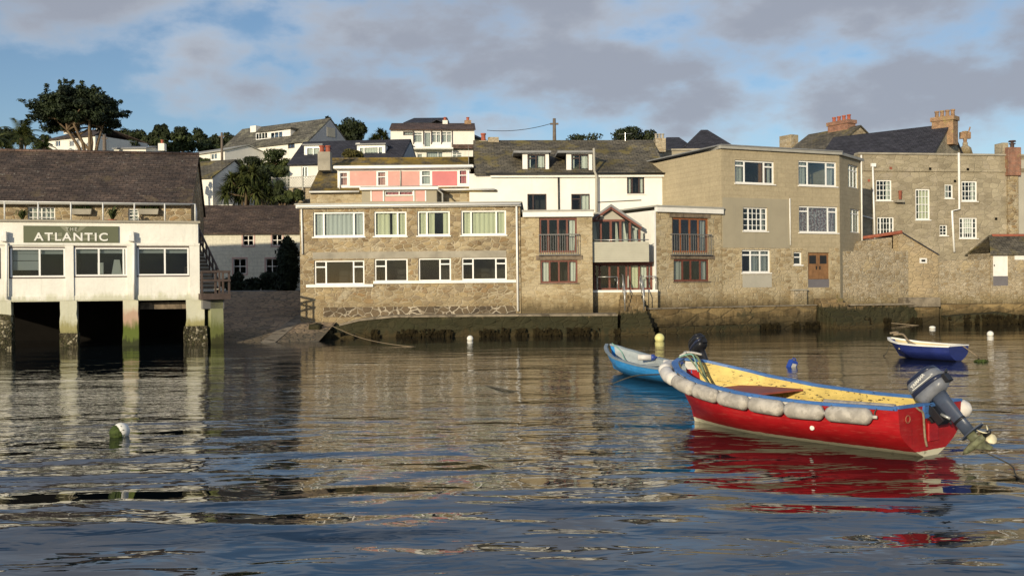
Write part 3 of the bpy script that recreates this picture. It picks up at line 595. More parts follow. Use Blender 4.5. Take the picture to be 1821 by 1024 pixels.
for k, (px, lb) in enumerate(((146, 'stone trough planter on house wall left of small window, above the sign'), (265, 'stone trough planter on house wall right of small window'))):
    u_, z_ = Q.uv(px, 375); p = Q.point(u_, -.16); P = thing('wall_planter', lb, 'planter', (p[0], p[1], z_-.2), Q.ang, 'planters on the terrace wall')
    MB().prism([(-.45, 0), (.45, 0), (.5, .28), (-.5, .28)], -.15, .155).build('trough', 'concrete', P, bevel=.02)
    mb = MB()
    for i in range(60):
        x = random.uniform(-.45, .45); h = random.uniform(.1, .3); q = random.uniform(-.12, .12); mb.add([(x, 0, .25), (x+.05, q, .25), (x+q, q*.6, .25+h)], [(0, 1, 2)])
    mb.build('foliage', 'leaf_mid', P, fix=False)
# plants in pots on the terrace
def frond_plant(px, D, zb, h, r, label, mat='leaf_palm', n=34, name='potted_plant', group=None, potm='clay_pot'):
    p = at(px, 400, D); P = thing(name, label, 'plant', (p.x, p.y, zb), 0, group)
    MB().lathe([(.0, 0), (.16, 0), (.22, .32), (.19, .32), (0, .28)], 12).build('pot', potm, P)
    mb = MB()
    for i in range(n):
        a = random.uniform(0, 6.28); l = r*random.uniform(.6, 1.1); up = h*random.uniform(.5, 1.1); c, s_ = math.cos(a), math.sin(a); wd = .05
        q = [(0, .3), (l*.4, .3+up*.8), (l*.8, .3+up*.9), (l, .3+up*.55)]
        vs = []
        for k, (rr, zz) in enumerate(q):
            ww = wd*(1-k/3.3); vs += [(c*rr-s_*ww, s_*rr+c*ww, zz), (c*rr+s_*ww, s_*rr-c*ww, zz)]
        mb.add(vs, [(0, 1, 3, 2), (2, 3, 5, 4), (4, 5, 7, 6)])
    mb.build('foliage', mat, P, fix=False)
frond_plant(40, 47.9, ztop-.0, .55, .45, 'leafy potted plant on terrace beside the wide house window'); frond_plant(200, 48.3, ztop, .75, .6, 'large spreading potted fern on terrace above the lettered sign', 'leaf_mid')
# ------------------------------------------------ outside staircase
T = thing('outside_staircase', 'dark brown timber outside staircase against the end of restaurant', 'staircase'); bb = Vector(pl(357, 45.6)); S2 = Fac(T, bb, Vector(pl(400, 46.2)))
zb, zt = S2.uv(375, 520)[1], S2.uv(375, 432)[1]; W = 1.1; n = 13; mb = MB()
for k in range(n):
    y = .9+k*.27; z = zb+(zt-zb)*(k+1)/n; mb.box(.03, W, y, y+.29, z-.05, z)
    mb.box(.05, W-.02, y+.26, y+.285, z-.02, z+(zt-zb)/n-.05)
S2.put(mb, 'treads', 'old_timber'); ns = MB()
for k in range(n): y = .9+k*.27; z = zb+(zt-zb)*(k+1)/n; ns.box(.05, W-.02, y-.012, y-.002, z-.055, z+.004)
S2.put(ns, 'nosings', 'dull_render')
sg = MB()
for x in (-.03, W+.01):
    q = [(x, .9, zb-.25), (x, .9+n*.27, zt-.25), (x, .9+n*.27, zt+.05), (x, .9, zb+.05)]; q += [(x+.04, y, z) for x, y, z in q]
    sg.add(q, [(0, 1, 2, 3), (7, 6, 5, 4), (0, 4, 5, 1), (1, 5, 6, 2), (2, 6, 7, 3), (3, 7, 4, 0)])
S2.put(sg, 'stringer', 'stair_wood')
S2.put(MB().box(.0, W+.2, -.25, .95, zb-.32, zb-.05), 'landing', 'stair_wood')
S2.put(MB().box(.12, 1.1, .1, .9, zb-.75, zb-.32), 'meter_box', 'rail_dark')
hr = MB()
for zz in (.55, .95): hr.box(-.02, W+.2, -.28, -.22, zb+zz-.05, zb+zz+.05)
for x in (-.0, .62, W+.15): hr.box(x-.04, x+.04, -.215, -.14, zb-.3, zb+.98)
hr.box(W+.16, W+.22, -.2, .95, zb+.9, zb+1.0); hr.box(W+.16, W+.22, -.2, .95, zb+.5, zb+.58); hr.box(W+.15, W+.23, .86, .94, zb-.3, zb+1.02)
for k in range(n+1):
    if k % 2 == 0: y = .95+k*.27; z = zb+(zt-zb)*k/n; hr.box(W+.0, W+.07, y-.035, y+.035, z, z+1.0)
for zz in (.45, .95): hr.tube([(W+.035, .95, zb+zz), (W+.035, .95+n*.27, zt+zz)], .05, 6)
S2.put(hr, 'handrail', 'stair_wood')
u0, u1, _, _ = S2.rect((376, 545, 398, 605)); S2.put(MB().loft([[(u0, .1, -.6), (u1, .1, -.6), (u1, .6, -.6), (u0, .6, -.6)], [(u0, .1, .5), (u1+.03, .1, .5), (u1, .6, .5), (u0, .6, .5)], [(u0, .1, zb-.33), (u1, .1, zb-.33), (u1, .6, zb-.33), (u0, .6, zb-.33)]]), 'post', 'green_post')
# ------------------------------------------------ cream cottage at the head of the slip
T = thing('cottage', 'cream stone cottage with pink window surrounds and brown roof above slipway', 'cottage')
K = Fac(T, pl(338, 70), pl(575, 71)); ze = K.uv(450, 414)[1]; zr = zat(450, 367, 73.6)
for r in ((432, 418, 451, 437), (484, 417, 502, 437), (415, 460, 438, 487), (473, 460, 495, 487)): K.win(r, (.5,), .5, fw=.05, frame='white_paint', sill=None, surround='pink_frame')
K.body(7, 1.6, ze, 'cream_wall', ridge=zr-.05); K.roof(7, ze, zr, 'roof_cottage', over=.2)
# ================================================================== MAIN STONE BUILDING
T = thing('stone_guesthouse', 'flat roofed two storey rubble stone building with eight white windows beside slipway', 'building')
G = Fac(T, pl(534, 52.0), pl(926, 51.7)); zt = (G.uv(534, 372)[1]+G.uv(920, 366)[1])/2
GC = 'cream_curtain'
G.win((557, 377, 648, 421), (.2, .79), fw=.085, curt=[(.02, .2, 'net'), (.22, .77, 'net'), (.8, .98, 'net')]); G.win((665, 376, 723, 420), (.72,), fw=.085, curt=[(.04, .47, GC), (.55, .70, GC), (.74, .96, GC)])
G.win((742, 375, 800, 419), (.29,), fw=.085, curt=[(.04, .28, GC), (.33, .52, GC), (.78, .97, GC)]); G.win((820, 374, 900, 418), (.22, .78), fw=.085, curt=[(.03, .21, GC), (.24, .77, GC), (.80, .97, GC)])
G.win((559, 463, 648, 506), (.23, .78), .27, (0, 2), fw=.075, sill=None); G.win((666, 460, 725, 501), (.34,), .32, (0,), fw=.075, sill=None)
G.win((744, 459, 802, 500), (.66,), .26, (1,), fw=.075, sill=None); G.win((821, 458, 901, 498), (.25, .76), .27, (0, 2), fw=.075, sill=None, curt=[])
u0, u1, z0, z1 = G.rect((821, 458, 901, 498)); 
G.body(7.6, -.6, zt, 'rubble', topmat='fascia_grey', room=2.0)
G.box('sill_band', (545, 505.5, 664, 510.5), -.10, -.003, 'white_paint', off=0); G.box('sill_band', (664.3, 498.5, 918, 503.5), -.10, -.003, 'white_paint', off=0)
G.box('concrete_band', (556, 447, 900, 459), -.012, -.002, 'concrete', off=0)
G.put(MB().box(-.15, G.L+.05, -.22, .1, zt, zt+.17), 'fascia', 'white_paint', bevel=.01); G.put(MB().box(-.2, G.L+.12, -.28, 7.7, zt+.174, zt+.24), 'roof', 'fascia_grey')
G.put(MB().tube([(-.1, -.3, zt+.10), (G.L, -.3, zt+.10)], .06, 8), 'gutter', 'upvc', smooth=True)
G.pipe('downpipe', [(536, 372), (538, 452)], .045, 'upvc'); G.pipe('downpipe', [(918.5, 366), (921, 553)], .055, 'upvc')
u0, u1, z0, z1 = G.rect((575, 545, 917, 559)); pts = []
G.put(MB().box(u0, u1, -.03, -.002, z0-.1, z1), 'plinth', 'rough_lime')
# quay ledge in front of it
T = thing('sea_wall', 'dark weedy harbour ledge running below the eight windowed stone building', 'sea wall')
L1 = Fac(T, pl(556, 51.0), pl(1106, 50.8)); P = [L1.uv(*p) for p in ((556, 607), (566, 596), (600, 578), (640, 569), (700, 563), (900, 561), (1098, 560), (1106, 607))]; P[0] = (P[0][0], -.6); P[-1] = (P[-1][0], -.6)
rough_wall(L1, P[1:-1], -.02, 1.1, 'wall', 'harbour_stone', seed=2.0); weed_fringe(L1, .6, L1.L, -.15, 900, .35, 3)
P2 = [L1.uv(*p) for p in ((604, 576), (640, 567), (700, 561), (900, 559), (1098, 558))]; cp = MB()
for (a, za), (b_, zb2) in zip(P2, P2[1:]): cp.add([(a, -.09, za), (b_, -.09, zb2), (b_, 1.1, zb2+.03), (a, 1.1, za+.03), (a, -.09, za-.1), (b_, -.09, zb2-.1)], [(0, 1, 2, 3), (4, 5, 1, 0)])
L1.put(cp, 'coping', 'kerb_stone', fix=False)
for i, (a, b_, c, d) in enumerate([(560, 588, 588, 612), (583, 606, 592, 612), (603, 628, 597, 613), (548, 570, 578, 604)]):
    T = thing('shore_rock', ['weedy rock at the slip corner below mooring rope', 'flat weedy rock second from slip along harbour ledge', 'low wet rock furthest right along foot of ledge', 'rock wedged between slip edge and stone building'][i], 'rock', (*pl(a, 50.4), 0), 0, 'rocks by the slip'); F_ = Fac(T, pl(a, 50.4), pl(b_, 50.4)); rough_block('rock', F_, a, c, b_, d, -.3, .6, 'harbour_stone', .16, n=6)
# ================================================================== STONE HOUSE WITH BALCONIES (left part) , GLAZED LINK, RIGHT PART
def french(F, r, railr, lint1, lint2=None):
    wd = F.win(r, (.24, .5, .74), frame='orange_wood' if r[0] > 1100 else 'red_wood', fw=.10, sill=None, curt=[(.8, .97, 'white_curtain', .4)], name='french_door')
    F.box('lintel', lint1, -.05, -.002, 'old_timber', off=0)
    if lint2: F.box('lintel', lint2, -.05, -.002, 'old_timber', off=0)
    u0, u1, z0, z1 = F.rect(railr, -.2); mb = MB()
    for z in (z0, z1): mb.box(u0, u1, -.22, -.18, z-.025, z+.025)
    n = 17
    for k in range(n+1): u = u0+.02+(u1-u0-.04)*k/n; mb.box(u-.011, u+.011, -.21, -.19, z0, z1)
    for u in (u0+.02, u1-.02):
        for z in (z0, z1): mb.box(u-.02, u+.02, -.2, -.0, z-.02, z+.02)
    F.put(mb, 'balcony_railing', 'rail_dark'); return wd
T = thing('stone_annexe', 'narrow pale stone annexe with red french door balcony beside drainpipe', 'house')
N1 = Fac(T, pl(927, 51.75), pl(1054, 51.75)); zt = N1.uv(990, 386)[1]
french(N1, (959, 387.5, 1026, 449), (958, 417, 1030, 453), (951, 379.5, 1035, 387)); N1.box('lintel', (953, 454, 1036, 462), -.05, -.002, 'old_timber', off=0)
N1.win((961, 462.5, 1027, 503), (.25, .5, .76), frame='red_wood', fw=.09, sill='old_timber', curt=[(.04, .22, 'white_curtain'), (.8, .96, 'white_curtain', .2)])
N1.body(8, -.6, zt, 'rubble_pale', topmat='fascia_grey', room=1.8); N1.put(MB().box(.1, N1.L+.06, -.18, .05, zt+.002, zt+.27), 'fascia', 'white_paint', bevel=.01); N1.put(MB().box(.06, N1.L+.1, -.22, 8.05, zt+.274, zt+.36), 'roof', 'fascia_grey')
T = thing('stone_wing', 'pale stone wing with orange wood french door balcony right of glazed gable', 'house')
N2 = Fac(T, pl(1167, 52.8), pl(1284, 54.9)); zt = N2.uv(1225, 379)[1]
french(N2, (1195.5, 387.5, 1260, 449), (1195, 417, 1266, 453), (1190, 379.5, 1262, 387)); N2.box('lintel', (1192, 453.5, 1270, 460.5), -.05, -.002, 'old_timber', off=0)
N2.win((1198, 461, 1261, 500), (.27, .5, .77), frame='red_wood', fw=.09, sill='old_timber', curt=[(.03, .35, 'white_curtain'), (.8, .96, 'white_curtain')])
N2.body(7.0, -.6, zt, 'rubble_pale', topmat='fascia_grey', room=1.8); N2.put(MB().box(-.04, N2.L+.02, -.18, .05, zt+.002, zt+.27), 'fascia', 'white_paint', bevel=.01); N2.put(MB().box(-.08, N2.L+.02, -.22, 7.05, zt+.274, zt+.36), 'roof', 'fascia_grey')
z_fl = N2.uv(1170, 515)[1]
N2.put(MB().box(-.045, -.004, .02, 7.0, z_fl, zt+.1), 'side_wall', 'clean_white'); N2.put(MB().box(-.10, -.004, -.02, .04, z_fl-.05, zt+.0), 'downpipe', 'upvc')
# glazed link
T = thing('glazed_extension', 'red framed glazed gable over grey boarded balcony between the two stone parts', 'house extension')
E = Fac(T, pl(1046, 52.9), pl(1160, 52.9)); apex = E.uv(1086, 368); le = E.uv(1046, 396); ri = E.uv(1140, 405); zf = E.uv(1100, 430)[1]; zg = E.uv(1100, 392)[1]; z_ap = apex[1]
ud = E.uv(1140, 405)[0]
def beam(mb, a, b_, w_, y0, y1):
    a, b_ = Vector(a), Vector(b_); d = (b_-a).normalized(); q = Vector((-d.y, d.x))*w_/2; mb.prism([tuple(a-q), tuple(b_-q), tuple(b_+q), tuple(a+q)], y0, y1)
mb = MB().prism([le, apex, (apex[0], apex[1]+.14), (le[0], le[1]+.14)], -.25, 4.8).prism([apex, ri, (ri[0], ri[1]+.14), (apex[0], apex[1]+.14)], -.25, 4.8)
E.put(mb, 'roof', 'lead')
fr = MB(); beam(fr, (le[0], le[1]-.04), (apex[0], apex[1]-.06), .11, -.3, -.2); beam(fr, (ri[0], ri[1]-.04), (apex[0]-.03, apex[1]-.06), .11, -.3, -.2)
slope = lambda u: apex[1]-.14+(ri[1]-apex[1])*(u-apex[0])/(ri[0]-apex[0]) if u > apex[0] else apex[1]-.14+(le[1]-apex[1])*(u-apex[0])/(le[0]-apex[0])
for px in (1068, 1086, 1103, 1120, 1137): u = E.uv(px, 410)[0]; fr.box(u-.06, u+.06, -.04, .05, zf-.2, min(slope(u), zg if px < 1105 else 99))
fr.box(E.uv(1053, 400)[0], E.uv(1111, 400)[0], -.045, .055, zg-.06, zg+.05)
E.put(fr, 'timber_frame', 'red_wood')
E.put(MB().prism([(le[0]+.2, zf-.2), (ud-.02, zf-.2), (ud-.02, slope(ud)), (E.uv(1111, 400)[0], zg), (le[0]+.2, zg)], .0, .012), 'glass_front', 'glass')
E.put(MB().prism([(E.uv(1064, 390)[0], zg+.052), (E.uv(1109, 390)[0], zg+.052), (apex[0], apex[1]-.16)], -.02, .03), 'gable_panel', 'dull_render')
cu = MB()
for a, b_ in ((1055, 1064), (1095, 1101), (1105, 1117), (1122, 1128)):
    ua, ub = E.uv(a, 410)[0], E.uv(b_, 410)[0]; n = 12; vs = []
    for k in range(n+1): q = k/n; vs += [(ua+(ub-ua)*q*.5, .25+.04*math.sin(k*1.6), min(slope(ua), zg)-.03), (ua+(ub-ua)*q, .25+.04*math.sin(k*1.6), zf-.15)]
    cu.add(vs, [(2*k, 2*k+2, 2*k+3, 2*k+1) for k in range(n)])
E.put(cu, 'curtain', 'white_curtain', fix=False, smooth=True)
E.put(MB().box(.1, E.L-.05, 2.4, 2.5, z_fl, zg+.1), 'back_wall', 'room')
# boarded balcony front, slightly proud
ub0, ub1, zb0, zb1 = E.rect((1053, 430, 1154, 466), -.85); mb = MB(); nb = 9
for k in range(nb):
    h = (zb1-zb0)/nb; z = zb0+k*h
    mb.add([(ub0, -.875, z), (ub1, -.875, z), (ub1, -.852, z+h), (ub0, -.852, z+h), (ub0, -.845, z), (ub1, -.845, z)], [(0, 1, 2, 3), (4, 5, 1, 0)])
E.put(mb, 'balcony_front', 'clad_boards', fix=False)
E.put(MB().box(ub0, ub1, -.84, .0, zb0+.02, zb0+.16).box(ub0, ub0+.04, -.84, 0, zb0+.16, zb1).box(ub1-.04, ub1, -.84, 0, zb0+.16, zb1), 'balcony_floor', 'clad_boards')
E.put(MB().tube([(ub0, -.83, zb1+.1), (ub1, -.83, zb1+.1)], .025, 8).tube([(ub0+.9, -.83, zb1), (ub0+.9, -.83, zb1+.1)], .02, 6).tube([(ub1-.6, -.83, zb1), (ub1-.6, -.83, zb1+.1)], .02, 6), 'balcony_rail', 'steel', smooth=True)
# lower doors
u0, u1 = E.uv(1056, 490)[0], E.uv(1160, 490)[0]; zl = E.uv(1100, 469)[1]
E.win(None, (.1, .27, .42, .56, .62, .78, .92), frame='red_wood', fw=.1, sill=None, curt=[(.62, .76, 'cream_curtain'), (.8, .97, 'white_curtain')], name='patio_door', uvz=(u0, u1, z_fl, zl), hole=False)
E.put(MB().box(u0-.1, u1+.1, -.02, .25, zl, zb0+.02), 'lintel', 'red_wood')
E.put(MB().box(u0-.2, u1+.22, -.45, 2.4, z_fl-.12, z_fl), 'terrace_floor', 'white_paint')
E.put(MB().box(u0-.2, u1+.22, -.42, 2.4, -.6, z_fl-.12), 'terrace_wall', 'rubble_pale')
rp = MB(); zt2 = z_fl+.55
for (pa, pb) in ((1062, 1098), (1138, 1166)):
    ua, ub = E.uv(pa, 500, -.4)[0], E.uv(pb, 500, -.4)[0]; rp.tube([(ua, -.4, zt2+.15), (ub, -.4, zt2+.15)], .025, 8)
    for u in (ua, ub): rp.tube([(u, -.4, z_fl), (u, -.4, zt2+.15)], .025, 8)
E.put(rp, 'terrace_rail', 'steel', smooth=True)
# steps down to the water
T = thing('harbour_steps', 'stone steps with steel handrails descending from glazed extension to water', 'steps')
ST = Fac(T, pl(1104, 51.9), pl(1142, 51.9)); zs = z_fl-.1; mb = MB(); n = 11
for k in range(n):
    z = zs-(k+1)*(zs+.1)/n+.06; e = .03*k; mb.box(-.02*k, ST.L+.05*k, -.19*k+.25, 1.0, z-1.2, z+random.uniform(-.01, .01))
ST.put(mb, 'flight', 'harbour_stone', bevel=.03)
for u in (.12, ST.L-.02):
    pts = [(u, .5, zs+.95), (u, .1, zs+.85), (u, -.75, zs-.0), (u, -.75, zs-.95)]
    ST.put(MB().tube(pts, .03, 8).tube([(u, .1, zs+.8), (u, .1, zs-.1)], .025, 8).tube([(u, -.35, zs+.4), (u, -.35, zs-.5)], .025, 8), 'handrail', 'steel', smooth=True)
# ================================================================== WHITE HOUSE WITH TWO DORMERS
T = thing('white_house', 'white rendered house with two dormers in a lichened slate roof', 'house')
Wd = 60.0; Hs = Fac(T, pl(836, Wd), pl(1186, Wd+.6)); ze = (Hs.uv(890, 308)[1]+Hs.uv(1180, 309)[1])/2; dep = 9.0; zr = zat(1000, 251, Wd+4.5)
Hs.win((938, 345, 972, 374), (.3,), None, fw=.06, frame='dark_frame', sill=None); Hs.win((1016, 345, 1049, 374), (.5,), .3, (0,), fw=.06, frame='dark_frame', sill=None, curt=[(.55, .95, 'white_curtain')])
Hs.win((1115, 312, 1146, 345), (.3, .7), None, fw=.07, frame='dark_frame', sill='white_paint', curt=[(.05, .25, 'white_curtain'), (.74, .95, 'white_curtain')])
Hs.body(dep, 2.0, ze, 'clean_white', ridge=zr-.06); u_l = Hs.uv(872, 308)[0]; Hs.roof(dep, ze, zr, 'roof_mossy_grey', over=.22, side=.06, u0=u_l-.9)
Hs.put(MB().box(u_l, Hs.L, -.2, -.003, ze-.24, ze-.12), 'eaves_board', 'white_paint'); Hs.put(MB().tube([(u_l-.3, -.3, ze-.05), (Hs.L, -.3, ze-.05)], .055, 8), 'gutter', 'black_iron', smooth=True)
Hs.pipe('downpipe', [(993, 311), (994, 380)], .05, 'black_iron'); Hs.pipe('downpipe', [(1056, 264), (1057, 304), (1060.5, 312), (1061, 400)], .075, 'dull_render', -.36)
for (a, b_, t0, t1) in ((931, 978, 268, 306), (1009, 1055, 268, 306)):
    off = .55; p0 = pl(a, Wd+off); p1 = pl(b_, Wd+off+.05); D2 = Fac(T, p0, p1); z0, z1 = D2.uv(a, t1)[1], D2.uv(a, 273)[1]
    D2.win((a+7, 274.5, b_-8, 305), (.48,), .22, (0,), fw=.065, frame='dark_frame', sill=None, curt=[(.03, .2, 'white_curtain', .2), (.6, .96, 'white_curtain')])
    D2.body(3.2, z0-.1, z1, 'white_paint', name='dormer', back=z1+.0, room=.9)
    D2.put(MB().box(-.55, D2.L+.12, -.3, 3.4, z1+.003, z1+.13), 'dormer_roof', 'lead')
    ch = MB()
    for u in (-.004, D2.L+.002): ch.add([(u, .12, z0-.1), (u, .12, z1), (u, 3.2, z1), (u, 3.2, z0-.1)], [(0, 1, 2, 3)])
    D2.put(ch, 'dormer_cheek', 'roof_slate', fix=False)
Hs.chimney(1166, 246, 1184, 270, 4.1, 'garden_stone', 3, 'concrete', .8, False, .35); Hs.chimney(868, 244, 887, 262, 4.2, 'garden_stone', 0, dep=.7, cap=False)
aerial(Hs, 1112, 236, 256, 4.4); Hs.put(MB().tube([Vector((Hs.uv(1062, 366)[0], -.02, Hs.uv(1062, 360)[1])), Vector((Hs.uv(1140, 356)[0], -.05, Hs.uv(1140, 356)[1]))], .025, 6), 'cable', 'black_iron')
# ================================================================== PINK DORMER HOUSE
T = thing('pink_dormer_house', 'stone house with mossy roof and long pink panelled dormer behind stone building', 'house')
Pd = 60.2; Pk = Fac(T, pl(553, Pd), pl(884, Pd)); ze = Pk.uv(640, 341)[1]; dep = 9.6; zr = zat(740, 285, Pd+4.8)
Pk.body(dep, 2.0, ze, 'rubble_pale', ridge=zr-.06); Pk.roof(dep, ze, zr, 'roof_moss', over=.2, side=.05)
Pk.put(MB().tube([(0, 4.8, zr+.1), (Pk.L, 4.8, zr+.1)], .10, 8), 'ridge_tiles', 'roof_moss', smooth=True); Pk.put(MB().tube([(0, -.28, ze-.02), (Pk.uv(640, 341)[0], -.28, ze-.02)], .06, 8).tube([(Pk.uv(782, 341)[0], -.28, ze+.05), (Pk.L-.1, -.28, ze+.05)], .06, 8), 'gutter', 'rail_white', smooth=True)
d0, d1 = pl(602, Pd+.35), pl(838, Pd+.35); Dm = Fac(T, d0, d1); z0, z1 = Dm.uv(700, 334)[1], (Dm.uv(602, 303)[1]+Dm.uv(838, 297)[1])/2
def pane(F, px0, py0, px1, py1, mat, nm='panel', y=-.012): return F.box(nm, (px0, py0, px1, py1), y, -.002, mat, off=0)
for r in ((605, 306, 619, 331), (671, 305, 687, 331), (749, 303, 766, 329), (816, 302, 831, 328)): Dm.win(r, (), .38, fw=.055, sill=None, curt=[(.1, .9, 'pink_dark')] if r[0] > 800 else [(.05, .95, 'net')] if r[0] > 740 else [(.05, .95, 'pink_paint')], y=-.02)
Dm.body(4.4, z0, z1, 'white_paint', name='dormer', room=.8)
for (a, b_, m_) in ((622, 669, 'pink_paint'), (690, 711, 'pink_paint'), (714, 746, 'pink_paint'), (768.5, 813, 'pink_dark')): pane(Dm, a, 304.5, b_, 330.5, m_)
Dm.put(MB().box(-.2, Dm.L+.2, -.3, 4.6, z1+.003, z1+.16), 'dormer_roof', 'white_paint'); Dm.put(MB().box(-.16, Dm.L+.16, -.26, 4.5, z1+.163, z1+.2), 'dormer_felt', 'lead')
Dm.put(MB().tube([(-.1, -.36, z1+.02), (Dm.L+.1, -.36, z1+.02)], .05, 8), 'gutter', 'upvc', smooth=True); Dm.pipe('downpipe', [(604, 307), (604, 336)], .04, 'upvc', -.1); Dm.pipe('downpipe', [(712.5, 304), (712.5, 331)], .035, 'fascia_grey', -.06)
Lb = Fac(T, pl(645, Pd-1.4), pl(778, Pd-1.4)); z0, z1 = 2.0, Lb.uv(710, 338)[1]
wo = Lb.win((684, 339, 735, 348), (.5,), fw=.06, sill=None, curt=[(.03, .97, 'pink_dark')])
Lb.body(2.0, z0, z1, 'grey_render', name='bay', room=.6)
for (a, b_, c, d) in ((662, 681, 340, 358), (685, 735, 350, 358), (739, 756, 339, 358)): pane(Lb, a, c, b_, d, 'pink_paint')
for a in (660, 682, 736, 757): Lb.box('bay_post', (a-1, 339, a+1, 358), -.03, -.003, 'upvc', off=0)
Lb.put(MB().box(-.1, Lb.L+.1, -.25, 2.2, z1+.003, z1+.16), 'bay_roof', 'white_paint'); Lb.put(MB().box(-.05, Lb.L+.05, -.2, 2.2, z1+.163, z1+.22), 'bay_felt', 'lead')
Lb.put(MB().tube([(Lb.L-.0, -.1, z1+.05), (Lb.L+.35, -.1, z1-.25), (Lb.L+.35, -.1, z1-1.6)], .05, 8), 'downpipe', 'fascia_grey')
aerial(Pk, 805, 268, 288, 4.8); Pk.chimney(565, 270, 587, 303, 1.9, 'concrete', 2, 'clay_pot', .75, False, .42); Pk.chimney(852, 250, 867, 284, 4.2, 'concrete', 1, 'clay_pot', .6, False, .5)
# ================================================================== TALL TAN RENDERED BUILDING
T = thing('rendered_building', 'tall tan rendered building with white windows and brown double door over sea wall', 'building')
B1 = Fac(T, pl(1284.4, 54.95), pl(1494, 58.2)); zt = (B1.uv(1284, 268)[1]+B1.uv(1494, 273)[1])/2
B1.win((1307, 286, 1377, 327), (.25, .75), .24, (0, 2), fw=.085, sill='white_paint', curt=[(.06, .22, 'white_curtain'), (.88, .96, 'white_curtain'), (.64, .86, 'chair_wood', 0, .04)])
B1.win((1420, 287, 1488, 331), (.25, .74), .22, (0, 2), fw=.085, sill='white_paint', curt=[(.06, .22, 'white_curtain'), (.8, .96, 'white_curtain', .3)])
B1.win((1321, 369, 1365, 411), (.25, .76), None, grid=((1, 3, 1), 4, .03), fw=.075, sill='white_paint', curt=[(.8, .96, 'white_curtain')])
B1.win((1421, 367, 1490, 414), (.25, .76), .2, (0, 2), fw=.085, sill='white_paint', curt=[(.04, .97, 'floral')])
B1.win((1319, 444, 1370, 485), (.33, .66), .23, fw=.085, sill='white_paint', curt=[(.7, .97, 'blind'), (.4, .64, 'blind', 0, .0)]); B1.win((1411, 448, 1426, 471), (), .4, fw=.07, sill='white_paint')
u0, u1, z0, z1 = B1.rect((1437, 449, 1475, 511)); B1.holes.append((u0, u1, z0, z1)); um = (u0+u1)/2; zp = z0+(z1-z0)*.24
for a, b_ in ((u0+.01, um-.006), (um+.006, u1-.01)):
    wq = (b_-a); d = B1.put(MB().box(a, b_, .08, .13, zp, z1-.01), 'door', 'door_wood'); B1.put(MB().box(a+wq*.18, a+wq*.82, .07, .079, z1-.65, z1-.17), 'pane', 'black_iron', d); B1.put(MB().box(a+wq*(.12 if a > um else .8), a+wq*(.2 if a > um else .88), .04, .08, zp+.55, zp+.75), 'handle', 'black_iron', d)
B1.put(MB().box(u0-.02, u1+.02, .03, .09, z0, zp-.01), 'flood_board', 'grey_panel')
zm = B1.uv(1380, 352)[1]; zq = B1.uv(1350, 440)[1]
B1.body(9.0, -.6, zt, 'tan_render', topmat='lead', room=1.8)
B1.put(MB().box(.003, B1.uv(1404, 400)[0], -.012, -.002, zq, zm), 'grey_render', 'grey_render') if False else None
def clad(F, r, mat, y0=-.02, nm='render_panel'):
    u0, u1, z0, z1 = F.rect(r); H0 = F.holes; F.holes = [h for h in H0 if h[1] > u0 and h[0] < u1 and h[3] > z0 and h[2] < z1]; F.holes = [(max(h[0], u0), min(h[1], u1), max(h[2], z0), min(h[3], z1)) for h in F.holes]
    mb = MB(); F.sheet(mb, u0, u1, z0, z1, y=y0, reveal=-y0-.002, room=-y0-.001); mb.f = [f for f, m_ in zip(mb.f, mb.m) if m_ == 0]; mb.m = [0]*len(mb.f)
    for (a, c, b_, e) in ((u0, z0, u1, z0), (u1, z0, u1, z1), (u1, z1, u0, z1), (u0, z1, u0, z0)): mb.add([(a, y0, c), (b_, y0, e), (b_, 0, e), (a, 0, c)], [(0, 1, 2, 3)])
    F.holes = H0; return F.put(mb, nm, mat, fix=False)
clad(B1, (1284.5, 353, 1404, 441), 'grey_render'); clad(B1, (1284.5, 441.3, 1436, 560), 'rubble_pale', nm='stone_base'); clad(B1, (1476, 441.3, 1493, 560), 'rubble_pale', nm='stone_base'); clad(B1, (1436.2, 511.5, 1475.8, 560), 'rubble_pale', nm='stone_base')
B1.box('render_patch', (1320, 488, 1372, 511), -.03, -.021, 'dull_render', off=0)
# left return and rear wing, right splayed corner
S1 = Fac(T, pl(1210, 62.4), pl(1283.8, 55.0)); S1.put(MB().add([(0, 0, -.6), (S1.L, 0, -.6), (S1.L, 0, zt), (0, 0, zt)], [(0, 1, 2, 3)]), 'side_wall', 'tan_render', fix=False)
S1.put(MB().box(-.2, S1.L+.1, -.14, .1, zt+.0, zt+.17), 'fascia', 'fascia_grey')
B1.put(MB().box(-.12, B1.L+.1, -.16, .1, zt+.002, zt+.16), 'fascia', 'fascia_grey'); B1.put(MB().box(-.14, B1.L+.12, -.2, 9.0, zt+.163, zt+.23), 'roof', 'lead')
C1 = Fac(T, pl(1494.3, 58.22), pl(1532.5, 61.3)); zb_ = C1.uv(1510, 440)[1]
C1.win((1508, 294, 1526, 334), (.33, .66), .24, fw=.06, sill=None, curt=[(.1, .9, 'white_curtain')]); C1.win((1512, 372, 1529, 414), (.4,), .2, fw=.06, sill=None, curt=[(.1, .9, 'white_curtain')])
C1.body(4, -.6, zt, 'tan_render', topmat='lead', room=1.2); C1.put(MB().box(-.05, C1.L+.15, -.14, 4, zt+.002, zt+.16), 'fascia', 'fascia_grey')
C1.pipe('downpipe', [(1531.5, 276), (1533, 437)], .05, 'white_paint'); B1.pipe('downpipe', [(1404.5, 353), (1405.5, 436)], .035, 'white_paint', -.05); S1.pipe('downpipe', [(1212, 296), (1213, 372)], .05, 'white_paint')
R2 = Fac(T, pl(1181, 66), pl(1292, 66)); R2.body(6, 2, R2.uv(1230, 268)[1], 'grey_render', name='rear_wing'); R2.put(MB().box(-.1, R2.L+.1, -.1, .3, R2.uv(1230, 268)[1], R2.uv(1230, 268)[1]+.12), 'coping', 'concrete')
